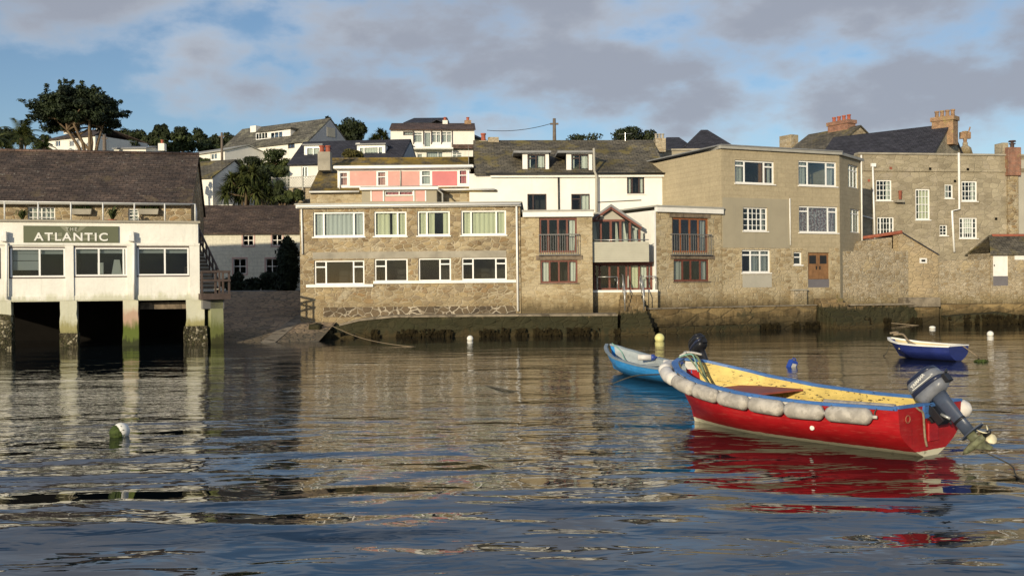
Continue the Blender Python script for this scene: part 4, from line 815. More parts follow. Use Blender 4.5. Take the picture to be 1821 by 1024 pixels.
# picket fence on the flat roof of the stone wing
q0, q1 = pl(1211, 61.5), pl(1283, 55.6); T = thing('picket_fence', 'weathered grey picket fence on flat roof beside tall tan wall', 'fence'); Fn = Fac(T, q0, q1); zf0 = N2.uv(1225, 379)[1]+.37; mb = MB(); n = int(Fn.L/.14)
for k in range(n): mb.box(k*.14, k*.14+.10, -.01, .012, zf0, zf0+.92)
Fn.put(mb, 'pickets', 'old_timber'); Fn.put(MB().box(0, Fn.L, -.03, .04, zf0+.925, zf0+.985), 'top_rail', 'white_paint'); Fn.put(MB().box(0, Fn.L, .014, .05, zf0+.2, zf0+.28), 'lower_rail', 'old_timber')
# ================================================================== RIGHT STONE HOUSE
T = thing('granite_house', 'long grey granite house with parapet and small paned sash windows at right', 'house')
X = Fac(T, pl(1527, 67), pl(1850, 69)); zt = (X.uv(1540, 273)[1]+X.uv(1780, 279)[1])/2
X.win((1558, 320, 1586, 357), (), grid=(4, 4, .03), fw=.09, sill='white_paint', curt=[(.7, .95, 'white_curtain')]); X.win((1628, 336, 1654, 391), (), grid=(4, 4, .03), fw=.10, sill='white_paint', curt=[(.3, .96, 'cream_curtain')])
X.win((1680, 328, 1695, 353), (), grid=(2, 2, .03), fw=.08, sill='white_paint', curt=[(.1, .5, 'net')]); X.win((1710, 322, 1738, 358), (), grid=(4, 4, .03), fw=.10, sill='white_paint', curt=[(.68, .96, 'white_curtain')])
X.win((1560, 386, 1590, 419), (.22, .78), grid=((1, 3, 1), 3, .03), fw=.08, sill='white_paint'); X.win((1706, 387, 1738, 424), (.24, .76), grid=((1, 4, 1), 4, .03), fw=.09, sill='white_paint', curt=[(.28, .75, 'white_curtain', 0, .25)]); X.win((1671, 400, 1685, 419), (), grid=(2, 3, .03), fw=.07, sill='white_paint')
X.body(8, 0, zt, 'ashlar', topmat='lead', room=1.6)
X.put(MB().box(-.0, X.L, -.10, .5, zt+.002, zt+.12), 'coping', 'concrete'); zc = X.uv(1650, 302)[1]; X.put(MB().box(0, X.L, -.09, -.002, zc-.14, zc+.14), 'string_course', 'ashlar', bevel=.03)
X.pipe('downpipe', [(1552, 296), (1556, 440)], .06, 'upvc', -.17); X.box('hopper', (1548, 291, 1556, 297), -.25, -.1, 'upvc', off=-.1); X.pipe('downpipe', [(1705, 272), (1706, 372), (1693, 375), (1697, 448)], .075, 'upvc', -.17)
X.pipe('downpipe', [(1534, 384), (1553, 389)], .04, 'upvc', -.12)
for (px, py) in ((1584, 299), (1654, 300), (1721, 301), (1545, 321), (1698, 322), (1771, 389)): X.box('vent_brick', (px-2, py-2, px+2.5, py+2.5), -.10 if py < 310 else -.012, -.003, 'ridge_tile' if px < 1600 else 'dark_under', off=-.1 if py < 310 else 0)
X.box('chimney_flue', (1790, 312, 1808, 420), -.18, -.002, 'rubble', off=0); X.box('render_end', (1811, 285, 1848, 440), -.05, -.002, 'dull_render', off=0)
Xc = Fac(T, pl(1527, 66.8), pl(1850, 68.8)); ch = Xc.chimney(1793, 262, 1816, 312, -.15, 'red_brick', 0, dep=.8, cap=False); Xc.chimney(1783, 254, 1793, 274, .2, 'ashlar', 0, dep=.9, cap=False)
u, z = Xc.uv(1805, 260); Xc.put(MB().lathe([(.13, -.3), (.13, .15), (.22, .17), (.22, .22), (.1, .24), (.1, .3), (.25, .32), (.22, .42), (0, .45)], 12, (u, .3, z)), 'chimney_cowl', 'dark_frame', ch)
X.put(MB().lathe([(.09, 0), (.11, .5), (.13, .52), (.13, .58), (0, .58)], 10, (X.uv(1598, 350)[0], -.2, X.uv(1598, 355)[1])), 'flue_pot', 'ridge_tile'); X.box('flue_shelf', (1592, 356, 1606, 360), -.4, -.002, 'concrete', off=-.2)
# roofs standing behind the granite parapet and tan building
def hall(name, label, A, B, dep, zb, ze, zr, roofm, wallm, chim=(), group=None, hips=(0, 0), cat='house', over=.2, wins=()):
    T = thing(name, label, cat, group=group); F = Fac(T, A, B)
    for wq in wins: F.win(*wq[0], **wq[1])
    F.body(dep, zb, ze, wallm, ridge=None if any(hips) else zr-.06); F.roof(dep, ze, zr, roofm, over=over, hip0=hips[0], hip1=hips[1])
    for c in chim: F.chimney(*c[0], **c[1])
    return F
zz = lambda px, py, D: zat(px, py, D)
hall('slate_roofed_house', 'house whose black slate roof rises to the tall orange brick chimney at right', pl(1440, 80), pl(1648, 73.5), 9, 2, zz(1600, 300, 75), zz(1660, 231, 79), 'roof_slate', 'ashlar', [((1657, 208, 1695, 258, 4.1), dict(mat='orange_brick', pots=4, potmat='orange_brick', dep=1.0, pot_h=.55))])
hall('red_chimney_house', 'slate roofed house with mossy stub and red brick chimney behind tan building', pl(1376, 88), pl(1464, 83), 9, 2, zz(1440, 285, 85), zz(1480, 234, 88), 'roof_mossy_grey', 'garden_stone', [((1472, 216, 1507, 262, 4.1), dict(mat='red_brick', pots=4, potmat='clay_pot', dep=1.0, pot_h=.5)), ((1386, 241, 1407, 268, 4.0), dict(mat='garden_stone', pots=0, dep=.9, cap=False))])
hall('twin_slate_house', 'dark slate hipped roof, lower of the pair left of tan building', pl(1168, 92), pl(1262, 92), 10, 2, zz(1210, 283, 92), zz(1210, 246, 97), 'roof_slate', 'grey_render', hips=(1.9, 2.0))
hall('peaked_slate_house', 'dark slate pyramid roof rising highest behind flat topped tan building', pl(1203, 86), pl(1340, 86), 8, 2, zz(1260, 282, 86), zz(1260, 233, 90), 'roof_slate', 'grey_render', hips=(3.1, 3.2))
T = thing('roof_finial', 'ochre stone cross shaped finial on a stub behind granite parapet', 'finial', (*pl(1718, 80), zz(1718, 300, 80))); zh = zz(1718, 234, 80)-zz(1718, 300, 80)
MB().lathe([(.6, -3), (.6, zh*.35), (.45, zh*.55), (.2, zh*.62), (.2, zh*.7)], 10).build('base', 'garden_stone', T); MB().lathe([(.14, zh*.7), (.2, zh*.9), (.26, zh), (0, zh+.05)], 8).box(-.42, .42, -.12, .12, zh*.8, zh*.98).tube([(.2, 0, zh*.9), (.42, 0, zh*1.12)], .06, 6).build('carving', 'orange_brick', T)
# ================================================================== GARDEN WALLS, OUTHOUSES, RIGHT SEA WALLS
def rugged(F, px0, px1, py0, py1, n, amp, pyb):
    pts = [F.uv(px0+(px1-px0)*k/n, py0+(py1-py0)*k/n+random.uniform(-amp, amp)) for k in range(n+1)]
    return [(pts[0][0], -.6)]+pts+[(pts[-1][0], -.6)]
T = thing('garden_wall', 'pale lichened rubble garden wall right of the brown double door', 'wall'); Wl = Fac(T, pl(1493, 58.5), pl(1615, 60.3)); Wl.put(MB().prism(rugged(Wl, 1493, 1615, 447, 446, 24, 1.2, 0), 0, .55), 'wall', 'garden_stone')
T = thing('gabled_outhouse', 'small stone outhouse with sloping dark roof and red ridge tiles behind garden wall', 'outhouse'); O = Fac(T, pl(1597, 60.2), pl(1668, 60.9)); p = [O.uv(*q) for q in ((1597, 418), (1606, 415), (1660, 449), (1668, 452))]
O.put(MB().prism([(p[0][0], -.6), p[0], p[1], p[2], p[3], (p[3][0], -.6)], -.02, .5), 'gable_wall', 'tan_stone'); O.box('vent_window', (1635, 459, 1648, 468), -.05, -.021, 'white_paint', off=-.02); O.box('vent_pane', (1638, 461.5, 1645, 465.5), -.055, -.051, 'black_iron', off=-.02)
O.put(MB().add([(p[1][0]-.1, -.1, p[1][1]+.06), (p[2][0]+.35, -.1, p[2][1]-.12), (p[2][0]+1.5, 4.5, p[2][1]+.1), (p[1][0]+.6, 4.5, p[1][1]-.2), (p[1][0]-.1, -.1, p[1][1]-.02), (p[2][0]+.35, -.1, p[2][1]-.2)], [(0, 1, 2, 3), (4, 5, 1, 0)]), 'roof', 'roof_slate', fix=False)
O.put(MB().tube([(p[1][0]-.05, .0, p[1][1]+.08), (p[1][0]-2.6, 2.4, p[1][1]-.35)], .11, 8), 'ridge_tiles', 'ridge_tile', smooth=True); O.put(MB().tube([(p[2][0]+1.55, 4.5, p[2][1]+.15), (p[1][0]+.7, 4.5, p[1][1]-.1)], .12, 8), 'ridge_tiles', 'ridge_tile', smooth=True)
lw = MB().prism([(p[0][0]-2.9, 1), (p[0][0]-2.9, p[0][1]-1.1), (p[0][0]-2.2, p[0][1]-.35), (p[0][0], p[0][1]-.1), (p[0][0], 1)], .6, 3.0); O.put(lw, 'side_wall', 'garden_stone')
Sh = O.put(MB().box(p[2][0]+.2, p[2][0]+1.9, 2.2, 4.4, 1.0, p[2][1]-.2), 'lean_to', 'white_paint'); O.put(MB().box(p[2][0]+.75, p[2][0]+1.3, 2.17, 2.195, p[2][1]-.75, p[2][1]-.3), 'pane', 'black_iron', Sh)
T = thing('boundary_wall', 'rough stone boundary wall left of the white door at far right', 'wall'); W2 = Fac(T, pl(1662, 61.1), pl(1764, 61.6)); W2.put(MB().prism(rugged(W2, 1662, 1764, 464, 461, 20, 1.2, 0), 0, .55), 'wall', 'garden_stone')
T = thing('boathouse', 'stone boathouse with white door over a dark flood board at right edge', 'outhouse'); V = Fac(T, pl(1762, 61.5), pl(1900, 62.2)); zv = V.uv(1800, 450)[1]; h = V.rect((1766, 451, 1793, 508)); V.holes.append(h)
V.body(2.4, -.6, zv, 'garden_stone', ridge=None, room=.8); zd = h[2]+(h[3]-h[2])*.3; d = V.put(MB().box(h[0], h[1], .05, .1, zd, h[3]), 'door', 'white_paint'); V.put(MB().box(h[0]+.08, h[0]+.13, .02, .05, zd+.6, zd+.72), 'handle', 'black_iron', d); V.put(MB().box(h[0], h[1], .03, .08, h[2], zd-.006), 'flood_board', 'grey_panel')
V.roof(2.4, zv, zat(1815, 421, 63), 'roof_mossy_grey', over=.15, hip0=.8); V.put(MB().tube([(.9, 1.2, zat(1815, 421, 63)+.08), (V.L, 1.2, zat(1815, 421, 63)+.08)], .1, 8), 'ridge_tiles', 'ridge_tile', smooth=True); V.box('sign_plate', (1804, 453, 1821, 462), -.03, -.002, 'white_paint', off=0)
# sea wall and ledges below
T = thing('stone_quay', 'smooth brown stone quay ledge below the tall tan building', 'sea wall'); q = Fac(T, pl(1152, 51.9), pl(1452, 57.0)); zq = q.uv(1300, 547)[1]
rough_wall(q, [(0, zq), (q.L, zq)], .02, 3.4, 'wall', 'harbour_brown', .05, .25, 7.0); weed_fringe(q, 0, q.L, -.08, 700, .3, 4); q.put(MB().box(-.02, q.L+.02, -.05, .6, zq+.002, zq+.07), 'coping', 'kerb_stone', bevel=.03)
q.put(MB().box(.5, q.L*.62, -.35, -.003, -.6, .32), 'footing', 'harbour_stone', bevel=.06)
T = thing('mossy_buttress', 'square mossy stone buttress left of the door steps', 'buttress'); bq = Fac(T, pl(1411, 56.5), pl(1436, 56.9)); bq.put(MB().box(0, bq.L, .0, 1.4, .5, bq.uv(1420, 517)[1]), 'block', 'garden_stone', bevel=.05); bq.put(MB().box(-.04, bq.L+.04, -.04, 1.4, bq.uv(1420, 517)[1]+.002, bq.uv(1420, 514)[1]), 'cap', 'concrete', bevel=.04)
T = thing('door_steps', 'worn dark stone steps leading from brown double door to water', 'steps'); s4 = Fac(T, pl(1440, 57.7), pl(1484, 58.2)); zs = s4.uv(1456, 515)[1]; mb = MB(); n = 9
for k in range(n): z = zs-(k)*(zs+.1)/n; mb.box(-.05+.06*k, s4.L+.14*k, .45-.30*k-.3, 1.2, z-1.5, z)
s4.put(mb, 'flight', 'harbour_stone', bevel=.04)
T = thing('weedy_sea_wall', 'weedy dark stone footing wall between door steps and buttressed corner', 'sea wall'); q2 = Fac(T, pl(1500, 58.2), pl(1640, 59.6)); zq2 = q2.uv(1570, 543)[1]; rough_wall(q2, [(0, zq2), (q2.L, zq2)], 0, 1.2, 'wall', 'harbour_stone', .12, .2, 11.0); weed_fringe(q2, 0, q2.L, -.12, 600, .4, 5); q2.put(MB().box(.4, q2.L, -.12, .6, zq2+.002, zq2+.1), 'coping', 'kerb_stone', bevel=.03)
T = thing('concrete_buttress', 'grey slab topped buttress jutting from sea wall behind navy dinghy', 'buttress'); q3 = Fac(T, pl(1617, 59.4), pl(1671, 59.7)); zq3, zq4 = q3.uv(1640, 546)[1], q3.uv(1640, 529)[1]; q3.put(MB().box(0, q3.L, .0, 1.8, -.6, zq3), 'block', 'harbour_brown', bevel=.08); q3.put(MB().box(-.35, q3.L+.03, -.08, 1.8, zq3+.002, zq4), 'cap', 'kerb_stone', bevel=.05)
T = thing('low_sea_wall', 'low brown sea wall stepping down to weed below the boundary wall', 'sea wall'); q4 = Fac(T, pl(1670, 60.2), pl(1900, 61.0)); zq5 = q4.uv(1740, 541)[1]; rough_wall(q4, [(0, zq5), (q4.L, zq5)], 0, 1.4, 'wall', 'harbour_brown', .08, .25, 17.0); rough_wall(q4, [(0, .5), (3.5, .7), (5.4, .38), (8, .3)], -.8, -.15, 'weedy_footing', 'harbour_stone', .18, .15, 23.0); weed_fringe(q4, 0, q4.L, -1.0, 900, .55, 6)
# ================================================================== HILLSIDE HOUSES
def cot(name, label, pxL, DL, pxR, DR, dep, eave, ridge, roofm='roof_brown', wallm='white_render', wins=(), chim=(), hips=(0, 0), zb=None, group='houses up the hillside', over=.25, cat='house'):
    A, B = pl(pxL, DL), pl(pxR, DR); T = thing(name, label, cat, group=group); F = Fac(T, A, B); ze = F.uv(*eave)[1]; zr = zat(ridge[0], ridge[1], (DL+DR)/2+dep/2); F.ze, F.zr = ze, zr
    for wq in wins: F.win(*wq[0], **{**dict(fw=.07, sill=None), **wq[1]})
    zb = ze-4.5 if zb is None else zb
    F.body(dep, zb, ze, wallm, ridge=None if any(hips) else zr-.06); F.roof(dep, ze, zr, roofm, over=over, hip0=hips[0], hip1=hips[1])
    for c in chim: F.chimney(*c[0], **c[1])
    return F
W = lambda r, *a, **k: ((r, *a), k)
NC = [(.05, .95, 'net')]
F = cot('hipped_white_house', 'white house with brown hipped roof behind the cypress', 80, 122, 172, 118, 8, (120, 246), (150, 233), 'roof_brown', 'white_render', [W((98, 250, 107, 261), (.5,)), W((123, 250, 131, 261), (.5,))], [((113, 224, 124, 238, 3.2), dict(mat='white_render', pots=1, cap=False, pot_h=.5)), ((170, 226, 180, 240, 3.6), dict(mat='white_render', pots=1, cap=False, pot_h=.5))], hips=(2.4, 2.4))
F = cot('flat_white_bungalow', 'low flat roofed white bungalow right of the cypress trunk', 205, 106, 262, 106, 6, (235, 264.5), (235, 262), 'lead', 'white_render', [W((217, 269, 240, 278), (.33, .66)), W((246, 269, 251, 278), ())], [((281, 255, 292, 268, 2), dict(mat='white_render', pots=1, cap=False, pot_h=.4))], zb=12)
F = cot('long_lichened_house', 'long house with lichened slate roof, white dormer and pale gable on hill', 396, 112, 552, 105, 6.5, (480, 257), (500, 223), 'roof_lichen', 'white_render', [W((401, 268, 409, 276), (.5,)), W((418, 266, 430, 276), (.5,), curt=NC), W((512, 251, 524, 264), (.5,), frame='dark_frame')], [((445, 224, 455, 247, 2.4), dict(mat='white_render', pots=0, cap=False, dep=.9))])
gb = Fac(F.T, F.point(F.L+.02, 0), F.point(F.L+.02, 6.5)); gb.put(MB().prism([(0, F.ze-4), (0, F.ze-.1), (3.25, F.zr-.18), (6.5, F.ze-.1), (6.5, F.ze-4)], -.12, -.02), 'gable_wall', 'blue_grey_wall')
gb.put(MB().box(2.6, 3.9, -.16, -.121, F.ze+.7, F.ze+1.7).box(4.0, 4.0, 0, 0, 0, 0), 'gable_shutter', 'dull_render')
dA, dB = F.point(F.uv(453, 240)[0], .9), F.point(F.uv(506, 240)[0], .9); D3 = Fac(F.T, dA, dB); z0, z1 = D3.uv(480, 249)[1], D3.uv(480, 234)[1]
D3.win((455, 236, 476, 248), (.25, .5, .75), fw=.07, sill=None, y=.0); D3.win((481, 234.5, 503, 246), (.33, .66), fw=.07, sill=None, y=.0); D3.body(2.4, z0-.4, z1, 'white_paint', name='dormer', room=.8); D3.put(MB().box(-.2, D3.L+.3, -.25, 2.4, z1+.003, z1+.14), 'dormer_roof', 'roof_lichen')
F = cot('hill_bungalow', 'cream bungalow with low grey roof and picture windows below lichened house', 305, 110, 402, 104, 6, (350, 275), (350, 268), 'fascia_grey', 'white_render', [W((332, 277, 346, 290), (.5,), curt=NC), W((374, 273, 386, 284), (.5,), curt=NC)], zb=9)
F = cot('slate_dormer_house', 'white house under dark slate roof with two cream dormers', 517, 84.5, 712, 83.5, 8.5, (560, 291), (620, 252), 'roof_slate', 'white_render', [W((536, 296, 547, 316), (.5,), curt=NC)], zb=7)
for (a, b_, t0, t1) in ((541, 573, 259, 280), (635, 685, 258, 277)):
    off = 1.5; D3 = Fac(F.T, F.point(F.uv(a, t1, off)[0], off), F.point(F.uv(b_, t1, off)[0], off)); z0, z1 = D3.uv((a+b_)/2, t1)[1], D3.uv((a+b_)/2, t0)[1]
    D3.win((a+4, t0+3.5, b_-4, t1-1), (.2, .8) if b_-a > 40 else (.5,), fw=.06, sill=None, y=0, curt=[(.04, .96, 'white_curtain')]); D3.body(3.4, z0-.3, z1, 'white_paint', name='dormer', room=.7); D3.put(MB().box(-.1, D3.L+.1, -.2, 3.4, z1+.003, z1+.12), 'dormer_roof', 'lead')
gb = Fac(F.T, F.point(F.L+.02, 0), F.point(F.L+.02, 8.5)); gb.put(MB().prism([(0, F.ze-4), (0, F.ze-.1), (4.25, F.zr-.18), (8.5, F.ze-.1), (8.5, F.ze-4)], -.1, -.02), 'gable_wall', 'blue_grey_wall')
F.put(MB().box(F.uv(616, 258)[0], F.uv(624, 258)[0], 3.0, 3.7, zat(620, 259, 87.3), zat(620, 259, 87.3)+.15), 'skylight', 'upvc')
F = cot('balcony_house', 'white hilltop house with brown roof and central glazed balcony bay', 697, 99, 846, 99.5, 7.5, (770, 231), (770, 221), 'roof_rust', 'white_render',
        [W((717, 234, 735, 241), (), frame='dark_frame', curt=NC), W((735.5, 235, 751, 254), (), .25, frame='upvc', curt=NC), W((754.5, 235, 766.5, 262), (), frame='upvc', curt=NC), W((768, 234, 784, 254), (.5,), .25, frame='upvc', curt=NC), W((785.5, 234, 803.5, 254), (.5,), .25, frame='upvc', curt=NC),
         W((701, 271, 715, 285), (.5,), curt=NC), W((742, 273, 752, 285), (), curt=NC), W((758, 270, 788, 285), (.7,), curt=NC), W((803, 271, 822, 285), (.5,), .3, curt=NC)],
        [((787, 214, 796, 224, 3.2), dict(mat='white_render', pots=1, cap=False, pot_h=.35)), ((826, 214, 838, 224, 3.2), dict(mat='orange_brick', pots=1, cap=False, pot_h=.35))], zb=9)
F.box('roof_band', (697, 258.5, 734.5, 266), -.5, -.003, 'roof_rust', off=-.25); F.box('roof_band', (804, 257.5, 846, 265), -.5, -.003, 'roof_rust', off=-.25); F.box('balcony_floor', (731, 263.5, 806, 266), -1.0, -.004, 'white_paint', off=-.5); F.box('balcony_panel', (735, 256, 753, 263), -.06, -.004, 'white_paint', off=0); F.box('balcony_panel', (768, 256, 803, 263), -.06, -.004, 'white_paint', off=0)
for px in (735.2, 753, 767, 784.8, 804): F.box('bay_post', (px-.7, 233, px+.7, 257), -.1, -.003, 'dark_frame', off=0)
F = cot('ridge_top_house', 'dark hipped roof just peeping behind the balcony house', 722, 112, 800, 112, 8, (760, 219), (745, 211.5), 'roof_slate', 'white_render', hips=(.8, .5)); 
F = cot('far_right_hill_house', 'house with a dark roof slope seen between balcony house and ochre chimney', 838, 104, 868, 108, 8, (850, 246), (850, 224), 'roof_slate', 'grey_render', hips=(.4, 1.4))
F = cot('whitewashed_gable_house', 'whitewashed house with brown roof behind cottage, its gable facing right', 322, 80, 380, 79, 6.0, (350, 316), (370, 288), 'roof_mossy_grey', 'white_render', [W((344, 321, 353, 336), (.5,), .5, frame='upvc'), W((350, 353, 356, 363), (), .5)], zb=2.2)
F.put(MB().box(F.L+.01, F.L+1.4, .6, 4.5, 2.2, F.ze-2.2), 'lean_to', 'white_render'); F.put(MB().box(F.uv(341, 352)[0], F.uv(358, 352)[0], -.7, -.003, F.uv(341, 353)[1], F.uv(341, 349)[1]), 'porch_roof', 'dull_render')
# trellis fence on a garden wall
T = thing('trellis_fence', 'grey lattice trellis fence on hillside wall behind cordyline palm', 'fence'); Fe = Fac(T, pl(483, 79.5), pl(566, 78)); u0, u1, z0, z1 = Fe.rect((484, 316, 566, 332)); mb = MB()
for k in range(-6, 40):
    for s_ in (1, -1):
        a = u0+k*.22; b_ = a+s_*(z1-z0); 
        if u0 <= a <= u1 and u0 <= b_ <= u1: mb.prism([(a-.025, z0), (a+.025, z0), (b_+.025, z1), (b_-.025, z1)], -.01*s_, .012-.01*s_)
mb.box(u0, u1, -.03, .03, z1, z1+.06).box(u0, u1, -.03, .03, z0-.06, z0); Fe.put(mb, 'lattice', 'fascia_grey'); ps = MB()
for k in range(4): a = u0+(u1-u0)*k/3; ps.box(a-.05, a+.05, -.045, .05, z0-1.2, z1+.15)
Fe.put(ps, 'posts', 'fascia_grey')
T = thing('hillside_wall', 'low rubble retaining wall under trellis fence', 'wall'); Hw = Fac(T, pl(470, 79.6), pl(575, 78.3)); Hw.put(MB().box(0, Hw.L, 0, .5, 4, z0-.06), 'wall', 'garden_stone')
# poles and wires
def pole(px, pyt, pyb, D, label, r=.13):
    p = at(px, pyb, D); h = zat(px, pyt, D)-p.z; T = thing('telegraph_pole', label, 'pole', p, 0, 'telegraph poles'); MB().tube([(0, 0, -2), (0, 0, h)], [r*1.2, r*.85], 10).build('mast', 'pole_wood', T, smooth=True)
    MB().box(-.3, .3, -.06, .06, h-.45, h-.33).build('crossarm', 'pole_wood', T); return p+Vector((0, 0, h-.3))
def wire(name, a, b, sag, label):
    a, b = Vector(a), Vector(b); pts = [a.lerp(b, k/14)-a-Vector((0, 0, sag*4*(k/14)*(1-k/14))) for k in range(15)]; o = MB().tube(pts, .022, 5).build(name, 'black_iron', None, a); tag(o, label, 'wire', 'overhead wires'); return o
pA = pole(986, 211, 252, 72, 'telegraph pole standing against sky above white house roof'); pB = pole(395, 236, 295, 100, 'grey telegraph pole before lichened hillside house'); pC = pole(186, 240, 275, 104, 'short dark telegraph pole by the cypress trunk', .2)
wire('overhead_wire', pA, at(866, 232, 74), .25, 'thin wire running left from the pole above white house'); wire('overhead_wire', pB, at(560, 236, 101), .35, 'thin wire crossing front of lichened hillside house')
# ================================================================== TREES AND SHRUBS
def leaves(mb, c, rad, n, size, up=.25, shell=.55, squash=1.0, rnd=random):
    c = Vector(c)
    for i in range(n):
        d = Vector((rnd.gauss(0, 1), rnd.gauss(0, 1), rnd.gauss(0, 1))).normalized(); r = shell+(1-shell)*rnd.random()**.6
        if rnd.random() < .12: r *= 1.16
        p = c+Vector((d.x*rad[0], d.y*rad[1], d.z*rad[2]))*r
        nrm = (d+Vector((rnd.gauss(0, .5), rnd.gauss(0, .5), rnd.gauss(up, .5)))).normalized(); a = nrm.cross(Vector((rnd.gauss(0, 1), rnd.gauss(0, 1), rnd.gauss(0, .6)))).normalized(); b = nrm.cross(a)*squash
        s = size*rnd.uniform(.55, 1.3); mb.add([p-a*s, p-b*s*.45+a*s*.1, p+a*s, p+b*s*.45], [(0, 1, 2, 3)])
def tree(name, label, px0, py0, px1, py1, D, base, n=1500, size=.3, mat='leaf_dark', group=None, cat='tree', k=12, trunk=True, deep=.7, shell=.5, seed=None, flat=.0):
    rnd = random.Random(seed if seed is not None else hash((px0, py0, D)) & 0xffff)
    a, b = at(px0, py1, D), at(px1, py0, D); cx, cz = (a.x+b.x)/2, (a.z+b.z)/2; rx, rz = (b.x-a.x)/2, (b.z-a.z)/2; ry = rx*deep
    T = thing(name, label, cat, (cx, D, base), 0, group); mb = MB(); C0 = Vector((0, 0, cz-base)); hubs = []
    for i in range(k):
        while True:
            d = Vector((rnd.uniform(-1, 1), rnd.uniform(-1, 1), rnd.uniform(-.9, 1)))
            if d.length < 1 and d.length > .25: break
        f = rnd.uniform(.28, .46); hubs.append((C0+Vector((d.x*rx*(1-f*.7), d.y*ry*(1-f*.7), d.z*rz*(1-f*.7))), (rx*f*1.1, ry*f*1.1, rz*f)))
    for c, r in hubs: leaves(mb, c, r, n//k, size, shell=shell, rnd=rnd)
    mb.build('crown', mat, T, fix=False)
    if trunk:
        tb = MB(); h0 = C0.z-rz*.3; th = max(.12, rx*.07); tb.tube([(0, 0, -1), (rnd.uniform(-.1, .1), 0, h0*.5), (0, 0, h0)], [th*1.3, th, th*.7], 7)
        for c, r in hubs[:6]: tb.tube([(0, 0, h0*.75), tuple((Vector((0, 0, h0))+c)/2+Vector((0, 0, -.1*rz))), tuple(c)], [th*.55, th*.4, th*.15], 5)
        tb.build('trunk', 'trunk_bark', T, smooth=True)
    return T
# the big cypress
rnd = random.Random(5); D = 108.0; p0 = at(163, 276, D); T = thing('cypress_tree', 'tall dark flat topped cypress with bare forking trunks above restaurant roof', 'tree', p0); mb = MB(); tb = MB()
L = lambda px, py, dy=0: Vector((at(px, py, D).x, D+dy, at(px, py, D).z))-p0
tips = [(70, 200, 0), (62, 190, -1), (85, 215, 1.5), (95, 192, -1), (100, 175, 0), (112, 205, -2), (120, 170, 1), (128, 185, -2.2), (140, 166, 0), (140, 200, 2.5), (155, 180, 2), (158, 170, -1), (170, 192, -2.4), (175, 178, .5), (188, 190, 1), (196, 184, -1), (205, 203, 0), (212, 199, 1), (190, 212, -1.5), (200, 218, 1), (105, 222, 2), (150, 212, -2), (128, 215, -1), (80, 228, .5), (178, 222, 2), (72, 212, -1), (145, 190, 0), (118, 192, 0), (168, 205, 1)]
tips = [(138+(px-138)*.87, py, dy) for px, py, dy in tips]
for i, (px, py, dy) in enumerate(tips):
    c = L(px, py, dy); rx = rnd.uniform(.85, 1.35)
    leaves(mb, c, (rx, rx, rx*.50), 330, .19, up=.5, shell=.3, rnd=rnd)
    for q in range(5):      # ragged outlying sprays
        a = rnd.uniform(0, 6.28); c2 = c+Vector((math.cos(a)*rx*1.1, math.sin(a)*rx*1.1, rnd.uniform(-.1, .5))); leaves(mb, c2, (.48, .48, .17), 34, .18, up=.6, shell=.2, rnd=rnd)
for q in range(95):
    px = rnd.gauss(138, 32)
    if not 76 < px < 202: continue
    topy = 160+0.0046*(px-138)**2; boty = 216+0.004*(px-138)**2 if px < 150 else 222; py = topy+6+(min(boty, 226)-topy-6)*rnd.random()**1.2
    c = L(px, py, rnd.uniform(-2.5, 2.5)*(1-abs(px-138)/110)); leaves(mb, c, (rnd.uniform(.6, 1.1), 1.0, rnd.uniform(.35, .6)), 180, .19, up=.4, shell=.3, rnd=rnd)
    a = rnd.uniform(-.3, 3.44); tipd = Vector((math.cos(a), rnd.uniform(-.4, .4), abs(math.sin(a))*.8))
    for e in (.5, .9, 1.25, 1.6): leaves(mb, c+tipd*e, (.34/e**.5, .34, .26/e**.5), 26, .17, up=.4, shell=.2, rnd=rnd)
mb.build('crown', 'leaf_cypress', T, fix=False)
forks = [L(120, 232), L(138, 222, -1), L(152, 216, 1), L(166, 218, -1), L(178, 226, .5), L(130, 240, 1)]
for i, f in enumerate(forks):
    b0 = Vector((L(150+4*i, 274).x, rnd.uniform(-.3, .3), -1)); m1 = b0.lerp(f, .5)+Vector((.25*(1 if f.x < 0 else -.3), 0, .1)); tb.tube([b0, m1, f, f+Vector((rnd.uniform(-.5, .5), 0, 1.2))], [.22, .17, .12, .06], 7)
    for (px, py, dy) in tips[i::6]: tb.tube([f, f.lerp(L(px, py, dy), .55)+Vector((0, 0, .15)), L(px, py, dy)], [.13, .09, .04], 5)
tb.build('trunk', 'trunk_bark', T, smooth=True)
wood = [(-60, 225, 20, 275), (-10, 222, 36, 268), (28, 226, 62, 262), (50, 236, 98, 270), (196, 225, 235, 272), (225, 228, 262, 268), (252, 227, 292, 270), (270, 219, 306, 258), (300, 222, 345, 262), (335, 229, 372, 266), (365, 232, 402, 268), (388, 236, 420, 268), (205, 245, 262, 276), (300, 242, 352, 276), (345, 248, 400, 276), (262, 246, 310, 276)]
wl = ['dark wind shaped pine at the far left edge of skyline', 'dark rounded tree on skyline left of cypress crown', 'low dark tree beneath the cypress left branches', 'small dark tree left of hipped white house', 'dark tree right behind the cypress trunk', 'dark skyline tree second right of cypress', 'round dark tree above the flat white bungalow', 'tallest dark tree on skyline right of cypress', 'broad dark tree on skyline between cypress and lichened house', 'lower dark tree on skyline nearing lichened house', 'dark tree beside left end of lichened roof', 'small dark tree touching lichened roof slope', 'green thicket tree above bungalow chimney', 'mid green tree below the broad skyline tree', 'mid green tree left of telegraph pole on hill', 'mid green bush behind the white chimney stub']
for i, (a, b, c, d) in enumerate(wood): tree('hill_tree', wl[i], a, b, c, d, 134 if i < 12 else 124, zat(200, 268, 130)-2, 2400, .23, 'leaf_dark' if i < 12 else 'leaf_mid', 'trees on the hilltop', k=14, seed=100+i, shell=.35)
